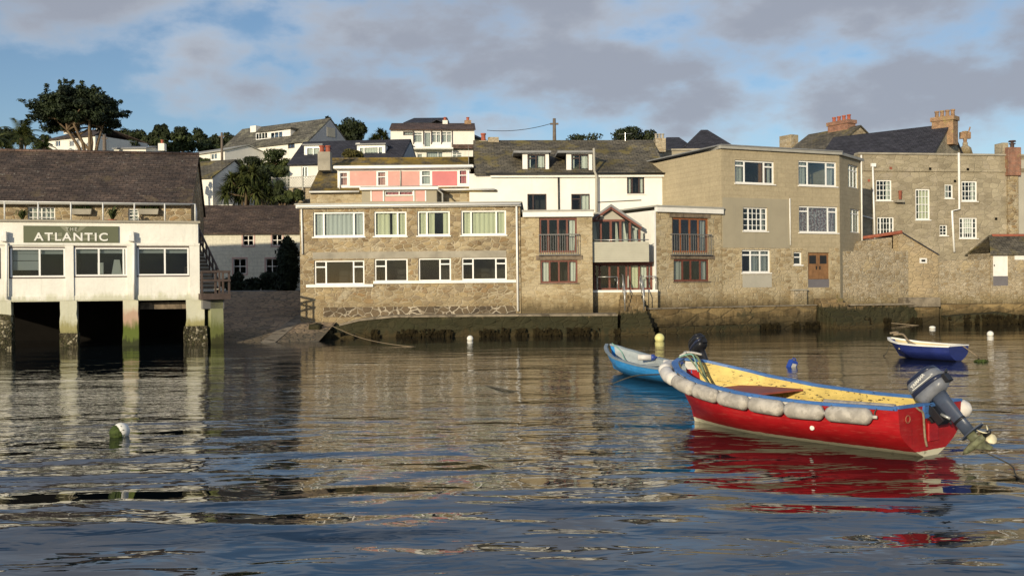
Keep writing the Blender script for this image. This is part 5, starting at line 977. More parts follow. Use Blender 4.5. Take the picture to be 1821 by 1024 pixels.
tree('round_tree', 'big dark round tree right of the pale gable on hilltop', 583, 208, 651, 262, 118, zat(610, 262, 118)-2, 5200, .2, 'leaf_dark', k=22, seed=3)
T2 = tree('pine_sapling', 'thin pine tip poking above the pale gable', 570, 202, 590, 230, 120, zat(580, 255, 120), 260, .25, 'leaf_dark', k=5, seed=8)
tree('scrub_bush', 'ragged leafy scrub on skyline right of the telegraph pole', 1003, 236, 1086, 262, 76, 9, 1100, .12, 'leaf_dark', cat='bush', k=14, trunk=True, seed=31, shell=.2); tree('round_bush', 'large rounded bush on skyline behind white house chimney', 1084, 222, 1172, 275, 76, 8, 5200, .12, 'leaf_dark', cat='bush', k=26, seed=32)
hb = [(418, 270, 468, 312, 'leaf_dark', 'dark shrub under lichened house left of slate dormer house'), (455, 262, 520, 300, 'leaf_mid', 'green shrub before lichened house picture window'), (470, 290, 520, 322, 'leaf_mid', 'pale green shrub above the trellis fence'), (440, 295, 490, 330, 'leaf_dark', 'dark shrub above cordyline palm'), (484, 322, 512, 352, 'leaf_dark', 'small dark shrub below trellis fence'), (500, 335, 545, 362, 'leaf_mid', 'green shrub beside the mossy roof verge'), (330, 278, 372, 292, 'leaf_mid', 'low hedge shrub before the cream hill bungalow'), (600, 262, 650, 292, 'leaf_fern', 'brownish spiky shrub between the cream dormers'), (410, 300, 450, 350, 'leaf_dark', 'shrub behind left side of cordyline palm'), (480, 345, 532, 366, 'leaf_mid', 'weedy shrub above right end of cottage roof')]
for i, (a, b, c, d, m_, lb) in enumerate(hb):
    D_ = (97, 97, 84, 83, 77, 76.5, 101, 79.5, 80, 76.5)[i]; tree('shrub', lb, a, b, c, d, D_, min(ground_z((a+c-1821)/2/FL*D_, D_)-.3, zat(a, d, D_)), 2600, .13, m_, 'shrubs on the hillside', 'shrub', k=9, trunk=True, seed=50+i)
T = thing('bay_hedge', 'tall black green clipped bush by the corner of stone building', 'bush', (*pl(513, 63.5), 2.3)); mb = MB(); rnd = random.Random(60)
for q in range(30):
    f = q/29; wd_ = .72*min(1, (1-f)*4+.35); leaves(mb, (rnd.uniform(-.18, .1)*(1-f)-.02, rnd.uniform(-.2, .2), .2+f*2.95), (wd_*rnd.uniform(.85, 1.08), wd_*.9, .42), 260, .11, shell=.75, rnd=rnd)
mb.build('crown', 'leaf_hedge', T, fix=False); MB().tube([(0, 0, -.3), (0, 0, 2.2)], [.12, .07], 7).build('trunk', 'trunk_bark', T, smooth=True)
for i, (a, b, c, d) in enumerate([(392, 480, 434, 527), (424, 487, 470, 526), (456, 481, 506, 524)]): tree('flower_shrub', ['leafy garden shrub left of cottage lower window', 'leafy garden shrub below cottage lower windows', 'leafy garden shrub between cottage and clipped bush'][i], a, b, c, d, 67.5, 2.2, 2600, .12, 'leaf_hedge', 'shrubs before the cottage', 'shrub', k=16, trunk=True, flat=.0, seed=70+i)
tree('dark_climber', 'dark climbing plant on corner of whitewashed gable house', 335, 310, 352, 345, 77.5, 6, 500, .14, 'leaf_hedge', cat='plant', k=7, seed=77)
# palms
def spiky(mb, c, n, l, wd, rnd, droop=.5, up=.4):
    c = Vector(c)
    for i in range(n):
        d = Vector((rnd.gauss(0, 1), rnd.gauss(0, 1), rnd.gauss(up, .8))).normalized(); s = d.cross(Vector((0, 0, 1))).normalized()*wd; q = l*rnd.uniform(.7, 1.15)
        a = c+d*q*.55; e = c+d*q+Vector((0, 0, -droop*q*rnd.uniform(.5, 1.1)))
        mb.add([c-s*.5, c+s*.5, a+s, a-s, e], [(0, 1, 2, 3), (3, 2, 4)])
rnd = random.Random(9); D = 77.0; p0 = at(436, 368, D); T = thing('cordyline_palm', 'branching cordyline palm with spiky green heads above cottage roof', 'palm', p0); mb = MB(); tb = MB(); L = lambda px, py, dy=0: Vector((at(px, py, D).x, D+dy, at(px, py, D).z))-p0
heads = [(412, 322, 0), (430, 308, .5), (452, 310, -.4), (470, 325, .2), (405, 345, -.5), (440, 332, -.8), (478, 345, .5), (460, 345, -.7), (420, 345, .7), (436, 318, 1)]
for px, py, dy in heads:
    c = L(px, py, dy); spiky(mb, c, 300, 1.1, .045, rnd, droop=.3, up=.3); tb.tube([(0, 0, -1.5), L(440, 350, dy*.4), c], [.16, .12, .08], 6)
mb.build('leaf_heads', 'leaf_palm', T, fix=False); tb.build('trunk', 'trunk_bark', T, smooth=True)
def palm(px, py, D, base, l, n, label, seed):
    rnd = random.Random(seed); p0 = at(px, base, D); T = thing('palm_tree', label, 'palm', p0, 0, 'palms on the hill'); c = at(px, py, D)-p0; mb = MB()
    for i in range(n):
        a = rnd.uniform(0, 6.28); e = rnd.uniform(.05, 1.3); d = Vector((math.cos(a)*math.cos(e), math.sin(a)*math.cos(e), math.sin(e))); pts = [c+d*l*q+Vector((0, 0, -1.1*l*q*q*math.cos(e)*.75)) for q in (0, .2, .4, .6, .8, 1)]
        sd_ = d.cross(Vector((0, 0, 1))).normalized()
        for j in range(5):
            for q in range(4):
                b = pts[j].lerp(pts[j+1], q/4); dirv = (pts[j+1]-pts[j]).normalized()
                for s_ in (1, -1):
                    tip = b+sd_*s_*l*.24*(1-.12*j)+dirv*l*.14+Vector((0, 0, -l*.07)); mb.add([b, b+dirv*.10, tip], [(0, 1, 2)])
    mb.build('fronds', 'leaf_palm', T, fix=False); MB().tube([(0, 0, -2), c], [.28, .22], 8).build('trunk', 'trunk_bark', T, smooth=True)
palm(38, 242, 112, 285, 3.3, 34, 'feathery green palm at far left above restaurant roof', 4); palm(-12, 250, 108, 285, 2.6, 26, 'palm cut by the left edge of photo', 14); 
p0 = at(676, 262, 113); T = thing('cabbage_palm', 'small bushy spiky palm left of the balcony house', 'palm', p0, 0, 'palms on the hill'); mb = MB(); rnd = random.Random(6)
for dx, dz in ((-.6, 1.0), (.5, 1.1), (0, 1.5), (-.2, .7), (.8, .6), (-.9, .5)): spiky(mb, (dx, rnd.uniform(-.4, .4), dz), 170, 1.0, .05, rnd, droop=.25, up=.5)
mb.build('leaf_heads', 'leaf_mid', T, fix=False); MB().tube([(0, 0, -2), (0, 0, 1)], [.2, .15], 8).build('trunk', 'trunk_bark', T, smooth=True)
palm(80, 262, 103, 285, 1.5, 22, 'low palm beside hipped white house', 18)
# ================================================================== BOATS
def boat_mat(name, col, under, wl=.07, wob=.03, weed=(0.05, 0.05, 0.015), chips=None, rough=.38, scuff=(0.42, 0.075, 0.06), ct=.60):
    m, t, b, tc = _base(name); z = t.new('ShaderNodeSeparateXYZ', {'Vector': tc}).outputs[2]
    c = t.mix(1.0, col, t.ramp(t.noise(t.mapping(tc, (1, 1, 2)), 2.2, 7, .65), [(.3, .72), (.7, 1.12)]), 'MULTIPLY')
    sn = t.noise(t.mapping(tc, (1.2, 1.2, 9)), 3, 6, .7); c = t.mix(t.math('MULTIPLY', t.smooth(sn, .52, .72), .6), c, scuff)
    dn = t.noise(t.mapping(tc, (5, 5, .5)), 2.0, 6, .7); c = t.mix(t.math('MULTIPLY', t.smooth(dn, .56, .74), .35), c, tuple(x*.45 for x in col))
    if chips: c = t.mix(t.smooth(t.noise(t.mapping(tc, (1.5, 1, 4)), 6, 7, .75), ct, ct+.04), c, chips)
    if under:
        zn = t.math('ADD', z, t.math('MULTIPLY', t.math('SUBTRACT', t.noise(tc, 6, 5, .7), .5), wob))
        u = t.mix(t.smooth(t.noise(t.mapping(tc, (1, 1, 1.5)), 5, 6, .7), .54, .72), under, weed)
        c = t.mix(t.math('SUBTRACT', 1.0, t.smooth(zn, wl-.004, wl+.006)), c, u)
    t.put(b.inputs['Base Color'], c); t.put(b.inputs['Roughness'], t.math('ADD', rough-.08, t.math('MULTIPLY', t.noise(tc, 4, 5, .6), .25))); b.inputs['Specular IOR Level'].default_value = .45
    t.put(b.inputs['Normal'], t.new('ShaderNodeBump', {'Height': t.noise(t.mapping(tc, (1, 1, 3)), 3, 4, .6), 'Strength': .4, 'Distance': .012})); return m
boat_mat('red_hull', (0.40, 0.010, 0.014), (0.62, 0.58, 0.42), .075, .05); boat_mat('red_transom', (0.36, 0.010, 0.012), (0.62, 0.58, 0.42), .085, .03, rough=.5)
boat_mat('white_band', (0.72, 0.70, 0.66), None, scuff=(.4, .4, .38)); boat_mat('blue_paint', (0.055, 0.155, 0.40), None, scuff=(.16, .25, .42), chips=(.03, .035, .05)); 
boat_mat('yellow_inside', (0.66, 0.50, 0.15), None, scuff=(.5, .36, .1), chips=(.05, .035, .02), rough=.6, ct=.565); boat_mat('red_thwart', (0.30, 0.065, 0.045), None, rough=.6, scuff=(.2, .06, .05))
boat_mat('light_blue_hull', (0.035, 0.26, 0.62), (0.03, 0.16, 0.36), .05, .02, weed=(.02, .05, .08), scuff=(.10, .33, .62)); boat_mat('grey_inside', (0.36, 0.40, 0.41), None, rough=.6, scuff=(.28, .31, .31)); boat_mat('grey_gunwale', (0.22, 0.27, 0.31), None, rough=.6, scuff=(.3, .34, .36))
boat_mat('navy_hull', (0.018, 0.030, 0.16), (0.015, 0.018, 0.06), .03, .02, scuff=(.04, .06, .2)); boat_mat('cream_inside', (0.62, 0.52, 0.30), None, rough=.6, scuff=(.5, .42, .25))
plain('fender_grey', (0.46, 0.425, 0.375), .75, .30, 4, .004, 22, dirt=((.31, .285, .25), .50, 6), streak=((.2, .18, .15), .35)); plain('fender_white', (0.62, 0.59, 0.55), .6, .15, 5, dirt=((.45, .42, .38), .56, 4)); plain('fender_blue', (.03, .06, .26), .4, .1)
plain('rope_green', (.17, .21, .12), .9, .3, 30); plain('rope_tan', (.24, .185, .12), .9, .3, 30); plain('rope_teal', (.20, .38, .32), .9, .2, 30); plain('rope_dark', (.07, .065, .05), .9, .3, 30); plain('rope_white', (.5, .48, .44), .9, .2, 30)
plain('motor_grey', (.055, .070, .105), .35, .15, 6, scuff if False else 0); plain('cowl_grey', (.19, .20, .225), .35, .2, 6, dirt=((.12, .125, .135), .6, 9)); plain('cowl_navy', (.020, .026, .055), .3, .1, 6); plain('motor_black', (.015, .015, .018), .4, .2); plain('prop_cream', (.66, .60, .40), .5, .15, 8, dirt=((.3, .3, .15), .62, 9)); plain('weedy_metal', (.16, .17, .10), .6, .5, 9); plain('alloy', (.40, .41, .40), .4, .2, metal=.5)
plain('buoy_white', (.74, .72, .66), .5, .08, 8); plain('buoy_yellow', (.66, .62, .26), .5, .1, 6, dirt=((.5, .5, .3), .6, 5)); plain('weed_green', (.05, .075, .012), .8, .4, 9); plain('can_blue', (.02, .06, .32), .3, .1); plain('grey_timber', (.30, .28, .26), .9, .3, 8)
class Hull:
    def __init__(s, L, Lw, beam, sheer, keel, e=.05, inner=.12, fl=.55):
        s.L, s.Lw, s.beam, s.sheer, s.keel, s.fl, s.inner, s.e = L, Lw, beam, sheer, keel, fl, inner, e
    def tab(s, T, q):      # smooth table lookup
        if q <= T[0][0]: return T[0][1]
        for i in range(len(T)-1):
            if q <= T[i+1][0]:
                p0 = T[max(i-1, 0)][1]; p1 = T[i][1]; p2 = T[i+1][1]; p3 = T[min(i+2, len(T)-1)][1]; h = (q-T[i][0])/(T[i+1][0]-T[i][0])
                m = p1+(p2-p1)*h; c = .5*((2*p1)+(-p0+p2)*h+(2*p0-5*p1+4*p2-p3)*h*h+(-p0+3*p1-3*p2+p3)*h**3); return .5*m+.5*c
        return T[-1][1]
    def pt(s, q, t, off=0.0, sd=1):
        B = max(.012, s.tab(s.beam, q)-off); S = s.tab(s.sheer, q); K = s.tab(s.keel, q)+off
        f = math.sin(min(1, t/s.fl)*math.pi/2)**.8*(.88+.12*t) if t > 0 else 0
        bow = max(0, (q-.7)/.3); f = f*(1-bow)+bow*(f*.45+.55*t**.9)
        return Vector((q*(s.Lw+(s.L-s.Lw)*t)-off*bow*1.2, sd*B*f, K+(S-K)*t))
    def sheer_pt(s, q, off=0.0, dz=0.0, sd=1): p = s.pt(q, 1, -off, sd); p.z = s.tab(s.sheer, q)+dz; return p
def qs(n): return [1-(1-i/n)**1.0 for i in range(n+1)]
def build_boat(T, H, hull_m, band_m, band_t, inside_m, transom_m, gun_m, floor_z, gun=(.06, .05), laps=0, n=30, m=18, stern_full=0.0):
    Q = [1-(1-i/n)**1.5 for i in range(n+1)]; mb = MB(); t_ = [j/m for j in range(m+1)]
    def lap(j, t): return .014*((t*laps) % 1) if laps and 0.05 < t < .93 else 0
    for sd in (1, -1):
        o = len(mb.v)
        for q in Q:
            for j, t in enumerate(t_): mb.v.append(tuple(H.pt(q, t, -lap(j, t), sd)))
        for i in range(n):
            for j in range(m):
                mb.f.append((o+i*(m+1)+j, o+(i+1)*(m+1)+j, o+(i+1)*(m+1)+j+1, o+i*(m+1)+j+1)); mb.m.append(1 if t_[j] >= band_t-1e-6 and Q[i] >= stern_full else 0)
    bm = mb.build('hull', [hull_m, band_m], T, smooth=True)
    md = bm.modifiers.new('edge', 'EDGE_SPLIT'); md.split_angle = math.radians(40)
    # inside skin
    ib = MB(); e = H.e
    for sd in (1, -1):
        o = len(ib.v)
        for q in Q:
            q2 = .02+q*.955
            for j, t in enumerate(t_):
                p = H.pt(q2, t, e, sd); p.z = max(p.z, floor_z+.0); ib.v.append((p.x, p.y, p.z if j < m else H.tab(H.sheer, q2)))
        for i in range(n):
            for j in range(m): ib.f.append((o+i*(m+1)+j, o+(i+1)*(m+1)+j, o+(i+1)*(m+1)+j+1, o+i*(m+1)+j+1)); ib.m.append(0)
    ib.build('inside_lining', inside_m, T, smooth=True, fix=False).modifiers.new('edge', 'EDGE_SPLIT').split_angle = math.radians(35)
    ring = [H.pt(0, t, 0, 1) for t in t_]+[H.pt(0, t, 0, -1) for t in reversed(t_)][:-1]
    tr = MB().loft([[p+Vector((-.01, 0, 0)) for p in ring], [p+Vector((.05, 0, 0)) for p in ring]]); tr.build('transom', transom_m, T)
    def rail(sd, y0, y1, z0, z1, mt, nm, q0=0.0, q1=1.0):
        g = MB(); rr = []
        for i in range(41):
            q = q0+(q1-q0)*(1-(1-i/40)**1.5); rr.append([H.sheer_pt(q, -y0, z0, sd), H.sheer_pt(q, y1, z0, sd), H.sheer_pt(q, y1, z1, sd), H.sheer_pt(q, -y0, z1, sd)])
        return g, rr
    for nm, sd in (('gunwale', 1), ('gunwale', -1)):
        g, rr = rail(sd, gun[0], .03, -.03, gun[1]-.03, gun_m, nm); g.loft(rr).build(nm, gun_m, T)
    MB().box(-.03, .07, -H.pt(0, 1).y-.0, H.pt(0, 1).y, H.tab(H.sheer, 0)-.005, H.tab(H.sheer, 0)+.03).build('transom_cap', gun_m, T)
    return rail
def xf(T): return Matrix.Translation(T.location) @ T.rotation_euler.to_matrix().to_4x4()
# ---- red boat
bw, ts = on(1236, 748), Vector((6.33, 15.10, 0)); ax = Vector((bw.x-ts.x, bw.y-ts.y, 0)); Lw = ax.length; ax.normalize()
RB = thing('red_boat', 'red open motorboat with yellow inside and grey fenders along its gunwale', 'boat', ts, math.atan2(ax.y, ax.x))
RH = Hull(Lw+.34, Lw, [(0, .84), (.2, .95), (.45, 1.03), (.65, 1.01), (.8, .88), (.9, .67), (.96, .43), (1, .06)], [(0, .77), (.3, .74), (.55, .78), (.75, .89), (.9, 1.04), (1, 1.17)], [(0, -.06), (.6, -.14), (.85, -.10), (1, -.02)], e=.045, fl=.62)
rail = build_boat(RB, RH, 'red_hull', 'white_band', .80, 'yellow_inside', 'red_transom', 'blue_paint', .16, (.055, .05), 0, stern_full=.20)
for sd in (1, -1):
    g = MB(); rr = []
    for i in range(41):
        q = .20+.79*i/40; a = RH.pt(q, .775, 0, sd); b_ = RH.pt(q, .825, 0, sd); u_ = RH.pt(q, .775, -.022, sd); w_ = RH.pt(q, .825, -.022, sd); rr.append([a, u_, w_, b_])
    g.loft(rr).build('rubbing_strake', 'blue_paint', RB)
for q, zf in ((.42, .46), (.0, 0)):
    if q:
        p = RH.pt(q, .62, .06); MB().box(p.x-.16, p.x+.16, -p.y, p.y, p.z-.02, p.z+.025).build('thwart', 'red_thwart', RB, bevel=.008)
pts = [RH.pt(q, .74, .06) for q in (.60, .66, .72, .78, .84)]; poly = [(p.x, p.y) for p in pts]+[(p.x, -p.y) for p in reversed(pts)]
zt_ = .69; MB().slab(poly, zt_-.03, zt_).build('fore_thwart', 'red_thwart', RB)
MB().box(.3, 3.6, -.35, .35, .165, .185).build('floor_boards', 'yellow_inside', RB)
st = MB()
for sd in (1, -1):
    rr = []
    for i in range(31): q = .03+.9*i/30; a, b_ = RH.pt(q, .70, .045, sd), RH.pt(q, .76, .045, sd); c, d = RH.pt(q, .70, .075, sd), RH.pt(q, .76, .075, sd); rr.append([a, b_, d, c])
    st.loft(rr)
st.build('stringer', 'yellow_inside', RB)
for y, z in ((.34, .60), (-.62, .6)):     # tie rings and patches on the transom
    ring = MB().tube([(-.025, y+.055*math.cos(a), z+.055*math.sin(a)) for a in [k*math.pi/8 for k in range(17)]], .011, 6); ring.build('mooring_ring', 'ridge_tile', RB, (0, .28 if y > 0 else 0, 0), smooth=True)
MB().box(-.05, -.011, -.30, -.05, .22, .50).build('motor_pad', 'red_hull', RB, (0, .16, 0), bevel=.012); MB().box(-.045, -.011, .02, .42, .58, .775).build('motor_pad', 'blue_paint', RB, (0, -.2, 0))
p = RH.pt(.29, .52, -.012); MB().lathe([(0, .012), (.035, .01), (.04, 0), (.04, -.01)], 14).build('drain_fitting', 'white_paint', RB, p).rotation_euler = (-math.pi/2, 0, 0)
ws = xf(RB)
# fenders, each one its own thing, bent round the gunwale
def fend(i, d0, d1, r, mat, label, sd=1, dz=-.135):
    path = []; acc = 0; last = None; Qn = 500; tabp = []
    for k in range(Qn+1):
        q = 1-k/Qn; p = RH.sheer_pt(q, .03+r*.62, dz, sd)
        if q > .985: p = RH.sheer_pt(q, .03+r*.5, dz, sd); p.x += r*.35
        if last is not None: acc += (p-last).length
        tabp.append((acc, p)); last = p
    def atd(d):
        for a, p in tabp:
            if a >= d: return p
        return tabp[-1][1]
    n = 16; P = [atd(d0+(d1-d0)*k/n) for k in range(n+1)]; prof = []
    for k in range(n+1): f = k/n; prof.append(r*(1+.025*math.sin(i*2.3+f*4))*max(.16, min(1, (math.sin(min(f, 1-f)/.14*math.pi/2))**.6 if min(f, 1-f) < .14 else 1)))
    c = sum(P, Vector())/len(P); T = thing('fender', label, 'fender', ws @ c, RB.rotation_euler.z, 'fenders along the red boat')
    wr = MB().tube([p-c for p in P], [r_*(1+random.uniform(-.006, .006)) for r_ in prof], 14); wr.build('body', mat, T, smooth=True)
    e0, e1 = P[0]-c, P[-1]-c; dd = (e1-(P[-2]-c)).normalized(); MB().tube([e1-dd*.01, e1+dd*.07], [.03, .024], 8).build('eye', mat, T, smooth=True)
    up = RH.sheer_pt(max(.05, 1-(d1/acc)), -.01, .02, sd)-c; MB().tube([e1+dd*.02, (e1+up)/2+Vector((0, .02, .0)), up], .009, 6).tube([e1-dd*.03+Vector((0, .034*math.cos(a), .034*math.sin(a))) for a in [k*math.pi/6 for k in range(13)]], .008, 5).build('lashing', 'rope_dark', T)
fl = ['pale fender wrapped round the stem of red boat', 'pale sausage fender second from the red boat bow', 'scuffed grey fender third from the red boat bow, where side turns', 'grey fender fourth from bow on red boat white band', 'grey fender halfway along white band of red boat', 'grey fender just left of round white hull fitting', 'grey fender above and right of round hull fitting', 'long grey fender nearest the stern of red boat']
dd = [(.02, .56), (.575, 1.16), (1.175, 1.83), (1.85, 2.48), (2.50, 3.17), (3.19, 3.88), (3.90, 4.62), (4.64, 5.42)]
for i, (a, b_) in enumerate(dd): fend(i, a, b_, .13 if i < 2 else .126, 'fender_white' if i < 2 else 'fender_grey', fl[i])
T = thing('round_fender', 'round whitish fender hanging at far stern corner of red boat', 'fender', ws @ Vector((.05, -.96, .62))); MB().lathe([(.02, .15), (.10, .115), (.145, .04), (.145, -.04), (.10, -.115), (.02, -.15)], 14).build('body', 'fender_white', T, smooth=True).rotation_euler = (0, math.pi/2, RB.rotation_euler.z+.4)
MB().tube([(0, 0, .1), (-.1, .12, .12), (-.15, .25, .06)], .014, 6).build('cord', 'rope_tan', T)
# ropes
def rope(name, pts, r, mat, label, parent_m=None, cat='rope', group=None, sub=8):
    P = [Vector(p) for p in pts]; M = parent_m or Matrix(); P = [M @ p for p in P]; out = []
    for i in range(len(P)-1):
        p0, p1, p2, p3 = P[max(i-1, 0)], P[i], P[i+1], P[min(i+2, len(P)-1)]
        for k in range(sub): h = k/sub; out.append(.5*((2*p1)+(-p0+p2)*h+(2*p0-5*p1+4*p2-p3)*h*h+(-p0+3*p1-3*p2+p3)*h**3))
    out.append(P[-1]); c = out[0].copy(); o = MB().tube([p-c for p in out], r, 6).build(name, mat, None, c, smooth=True); return tag(o, label, cat, group)
bx = RH.L-.12
rope('bow_rope', [(bx-.02, .10, 1.26), (bx-.25, .16, 1.20), (bx-.6, .2, .92), (bx-1.0, .3, .66), (bx-1.35, .45, .585), (bx-1.1, .52, .60), (bx-1.5, .35, .575), (bx-1.7, .5, .5), (bx-1.9, .45, .35)], .015, 'rope_green', 'green rope trailing from bow over the red thwart', ws)
rope('bow_rope', [(bx-.05, -.14, 1.27), (bx-.3, -.05, 1.15), (bx-.55, .05, .85), (bx-.9, .15, .62), (bx-1.2, .1, .57)], .026, 'rope_green', 'thick doubled green rope lying inside the red boat bow', ws)
rope('bow_line', [(bx-.0, .17, 1.24), (bx-.1, .12, 1.30), (bx+.05, -.02, 1.30), (bx-.05, -.15, 1.29), (bx-.2, -.2, 1.26), (bx-.1, .05, 1.31), (bx+.04, .1, 1.24)], .022, 'rope_white', 'white rope turned round the red boat stem head', ws)
rope('bow_tie', [(bx-.0, .2, 1.21), (bx-.12, .14, 1.265), (bx-.2, .05, 1.27), (bx-.35, .12, 1.17), (bx-.55, .25, .98)], .014, 'rope_teal', 'thin teal tie knotted near the red boat bow', ws)
rope('stern_rope', [(.02, .42, .80), (-.03, .34, .72), (-.045, .26, .66), (-.05, .24, .45), (-.055, .23, .30), (-.06, .19, .16)], .018, 'rope_tan', 'tan rope end hanging down the red transom', ws)
rope('mooring_rope', [ws @ Vector((-.62, -.02, .22)), ws @ Vector((-1.3, .15, .06)), on(1821, 853, .0), on(1990, 905, -.05)], .011, 'rope_dark', 'dark mooring rope running from outboard into water at right edge')
rope('mooring_rope', [ws @ Vector((RH.L-.2, .25, .9)), on(1130, 668, .28), on(1085, 683, .0), on(1050, 692, -.1)], .016, 'rope_dark', 'dark mooring line from red boat bow to water before blue dinghy')
for i, (x0, y0, x1, y1, wd) in enumerate([(.95, -.55, 2.2, -.38, .09), (.75, -.4, 1.5, -.3, .07)]):
    a, b_ = Vector((x0, y0, .60)), Vector((x1, y1, .585)); o = MB().tube([Vector(), b_-a], wd*.5, 8).build('timber_spar', 'grey_timber', None, ws @ a, RB.rotation_euler.z); tag(o, ['longer weathered grey spar lying inside red boat stern', 'shorter weathered grey spar beside the longer one'][i], 'spar', 'spars inside the red boat')
# ---- outboards
def outboard(name, label, M, lettering=None, s=1.0, group='outboard motors'):
    T = bpy.data.objects.new(name, None); SC.collection.objects.link(T); tag(T, label, 'outboard motor', group); loc, rot, _ = M.decompose(); T.location = loc; T.rotation_mode = 'QUATERNION'; T.rotation_quaternion = rot; T.scale = (s,)*3
    def sec(z, xc, rx, ry, e=3.2, n=24, tilt=0.0):
        r = []
        for k in range(n):
            a = 2*math.pi*k/n; c, s_ = math.cos(a), math.sin(a); x = xc+rx*abs(c)**(2/e)*math.copysign(1, c); r.append(Vector((x, ry*abs(s_)**(2/e)*math.copysign(1, s_), z+tilt*(x-xc))))
        return r
    MB().loft([sec(.08, -.16, .20, .10), sec(.13, -.17, .27, .155), sec(.24, -.17, .305, .172, tilt=.05)]).build('lower_cowl', 'cowl_grey', T, smooth=True)
    MB().loft([sec(.243, -.17, .308, .174, tilt=.05), sec(.31, -.17, .306, .174, tilt=.07)]).build('cowl_band', 'cowl_navy', T, smooth=True)
    MB().loft([sec(.313, -.17, .302, .171, tilt=.07), sec(.40, -.17, .29, .165, tilt=.09), sec(.455, -.175, .275, .155, tilt=.10)]).build('upper_cowl', 'cowl_grey', T, smooth=True)
    MB().loft([sec(.457, -.175, .277, .156, tilt=.10), sec(.51, -.18, .25, .135, tilt=.10), sec(.535, -.18, .18, .09, tilt=.08)]).build('cowl_top', 'cowl_navy', T, smooth=True)
    st = MB().box(-.44, .10, .1705, .1755, .315, .328); 
    MB().loft([sec(.085, -.20, .13, .085, 2.6), sec(-.10, -.20, .115, .075, 2.6), sec(-.40, -.205, .10, .058, 2.4), sec(-.66, -.21, .10, .05, 2.2)]).build('leg', 'motor_grey', T, smooth=True)
    MB().loft([sec(-.40, -.205, .106, .064, 2.4), sec(-.44, -.205, .106, .063, 2.4)]).build('leg_joint', 'motor_black', T, smooth=True)
    MB().loft([sec(-.655, -.25, .21, .10, 2.2), sec(-.675, -.25, .21, .10, 2.2)]).build('cavitation_plate', 'motor_grey', T)
    MB().loft([sec(-.66, -.205, .085, .04, 2), sec(-.76, -.205, .08, .035, 2)]).lathe([(0, -.30), (.05, -.27), (.058, -.1), (.055, .12), (.02, .22), (0, .24)], 12, (0, 0, 0)).build('gearcase', 'weedy_metal', T, smooth=True) if False else None
    MB().loft([sec(-.66, -.205, .085, .04, 2), sec(-.80, -.205, .08, .035, 2)]).loft([[Vector((x, r*math.cos(k*.5236), -.82+r*math.sin(k*.5236))) for k in range(12)] for x, r in ((.10, .008), (.04, .04), (-.08, .058), (-.28, .056), (-.37, .045))]).build('gearcase', 'weedy_metal', T, smooth=True)
    MB().prism([(-.10, -.86), (-.30, -.86), (-.36, -1.02), (-.30, -1.03)], -.01, .01).build('skeg', 'weedy_metal', T)
    pr = MB().loft([[Vector((x, r*math.cos(k*.6283), -.82+r*math.sin(k*.6283))) for k in range(10)] for x, r in ((-.37, .045), (-.47, .032), (-.50, .008))]); po = pr.build('propeller', 'motor_black', T, smooth=True)
    for k in range(3):
        a0 = 2*math.pi*k/3+.5; vs = []
        for r_, w_, tw in ((.04, .05, .9), (.09, .085, .7), (.14, .08, .55), (.175, .03, .45)):
            for s_ in (-1, 0, 1):
                an = a0+s_*w_/r_*math.cos(tw)*.9 if r_ > .05 else a0+s_*.5; vs.append(Vector((-.42+s_*w_*math.sin(tw), r_*math.cos(an), -.82+r_*math.sin(an))))
        f = []
        for i in range(3):
            for j in range(2): f.append((i*3+j, i*3+j+1, (i+1)*3+j+1, (i+1)*3+j))
        bl = MB().add(vs, f).build('blade', 'prop_cream', po, fix=False, smooth=True); bl.modifiers.new('solid', 'SOLIDIFY').thickness = .012
    MB().box(-.06, .07, -.12, .12, -.30, -.02).box(-.02, .0, -.12, -.08, -.35, .1).box(-.02, .14, .07, .11, -.04, .04).box(-.02, .14, -.11, -.07, -.04, .04).box(.10, .14, -.11, .11, -.20, .04).tube([(.14, .09, -.12), (.24, .09, -.12)], .012, 6).tube([(.14, -.09, -.12), (.24, -.09, -.12)], .012, 6).build('clamp_bracket', 'motor_black', T, bevel=.006)
    MB().tube([(-.06, .06, -.18), (-.13, .05, -.32)], .025, 8).tube([(-.06, -.06, -.18), (-.13, -.05, -.32)], .025, 8).build('tilt_strut', 'alloy', T, smooth=True)
    MB().tube([(-.02, .02, .06), (.22, .04, .10), (.42, .05, .12)], [.035, .03, .022], 8).tube([(.42, .05, .12), (.56, .06, .13)], .028, 8).build('tiller', 'motor_black', T, smooth=True)
    MB().box(-.53, -.46, -.07, .07, .12, .26).tube([(-.48, -.05, .22), (-.56, -.03, .30), (-.56, .05, .25)], .02, 6).build('carrying_handle', 'motor_black', T, bevel=.01)
    if lettering:
        lt = letters('lettering', lettering, .072, .003, 'sign_white', T, (-.16, .1690, .40), (math.pi/2, 0, math.pi), 1.05, 1.05); lt.rotation_euler = (math.radians(86), math.radians(-5), math.pi)
        sp = MB().box(-.21, .19, .1705, .1755, .316, .327).build('stripe', 'sign_white', T, (-.17+.01, 0, .005)); sp.rotation_euler = (0, math.radians(-4), 0); sp.location = (-.16, .0005, .012)
    return T
ang = math.radians(43)
M = ws @ Matrix.Translation((-.05, .0, .735)) @ Matrix.Rotation(ang, 4, 'Y')
outboard('outboard_motor', 'tilted grey and navy outboard with white lettering on red boat transom', M, 'YAMAHA', .97)
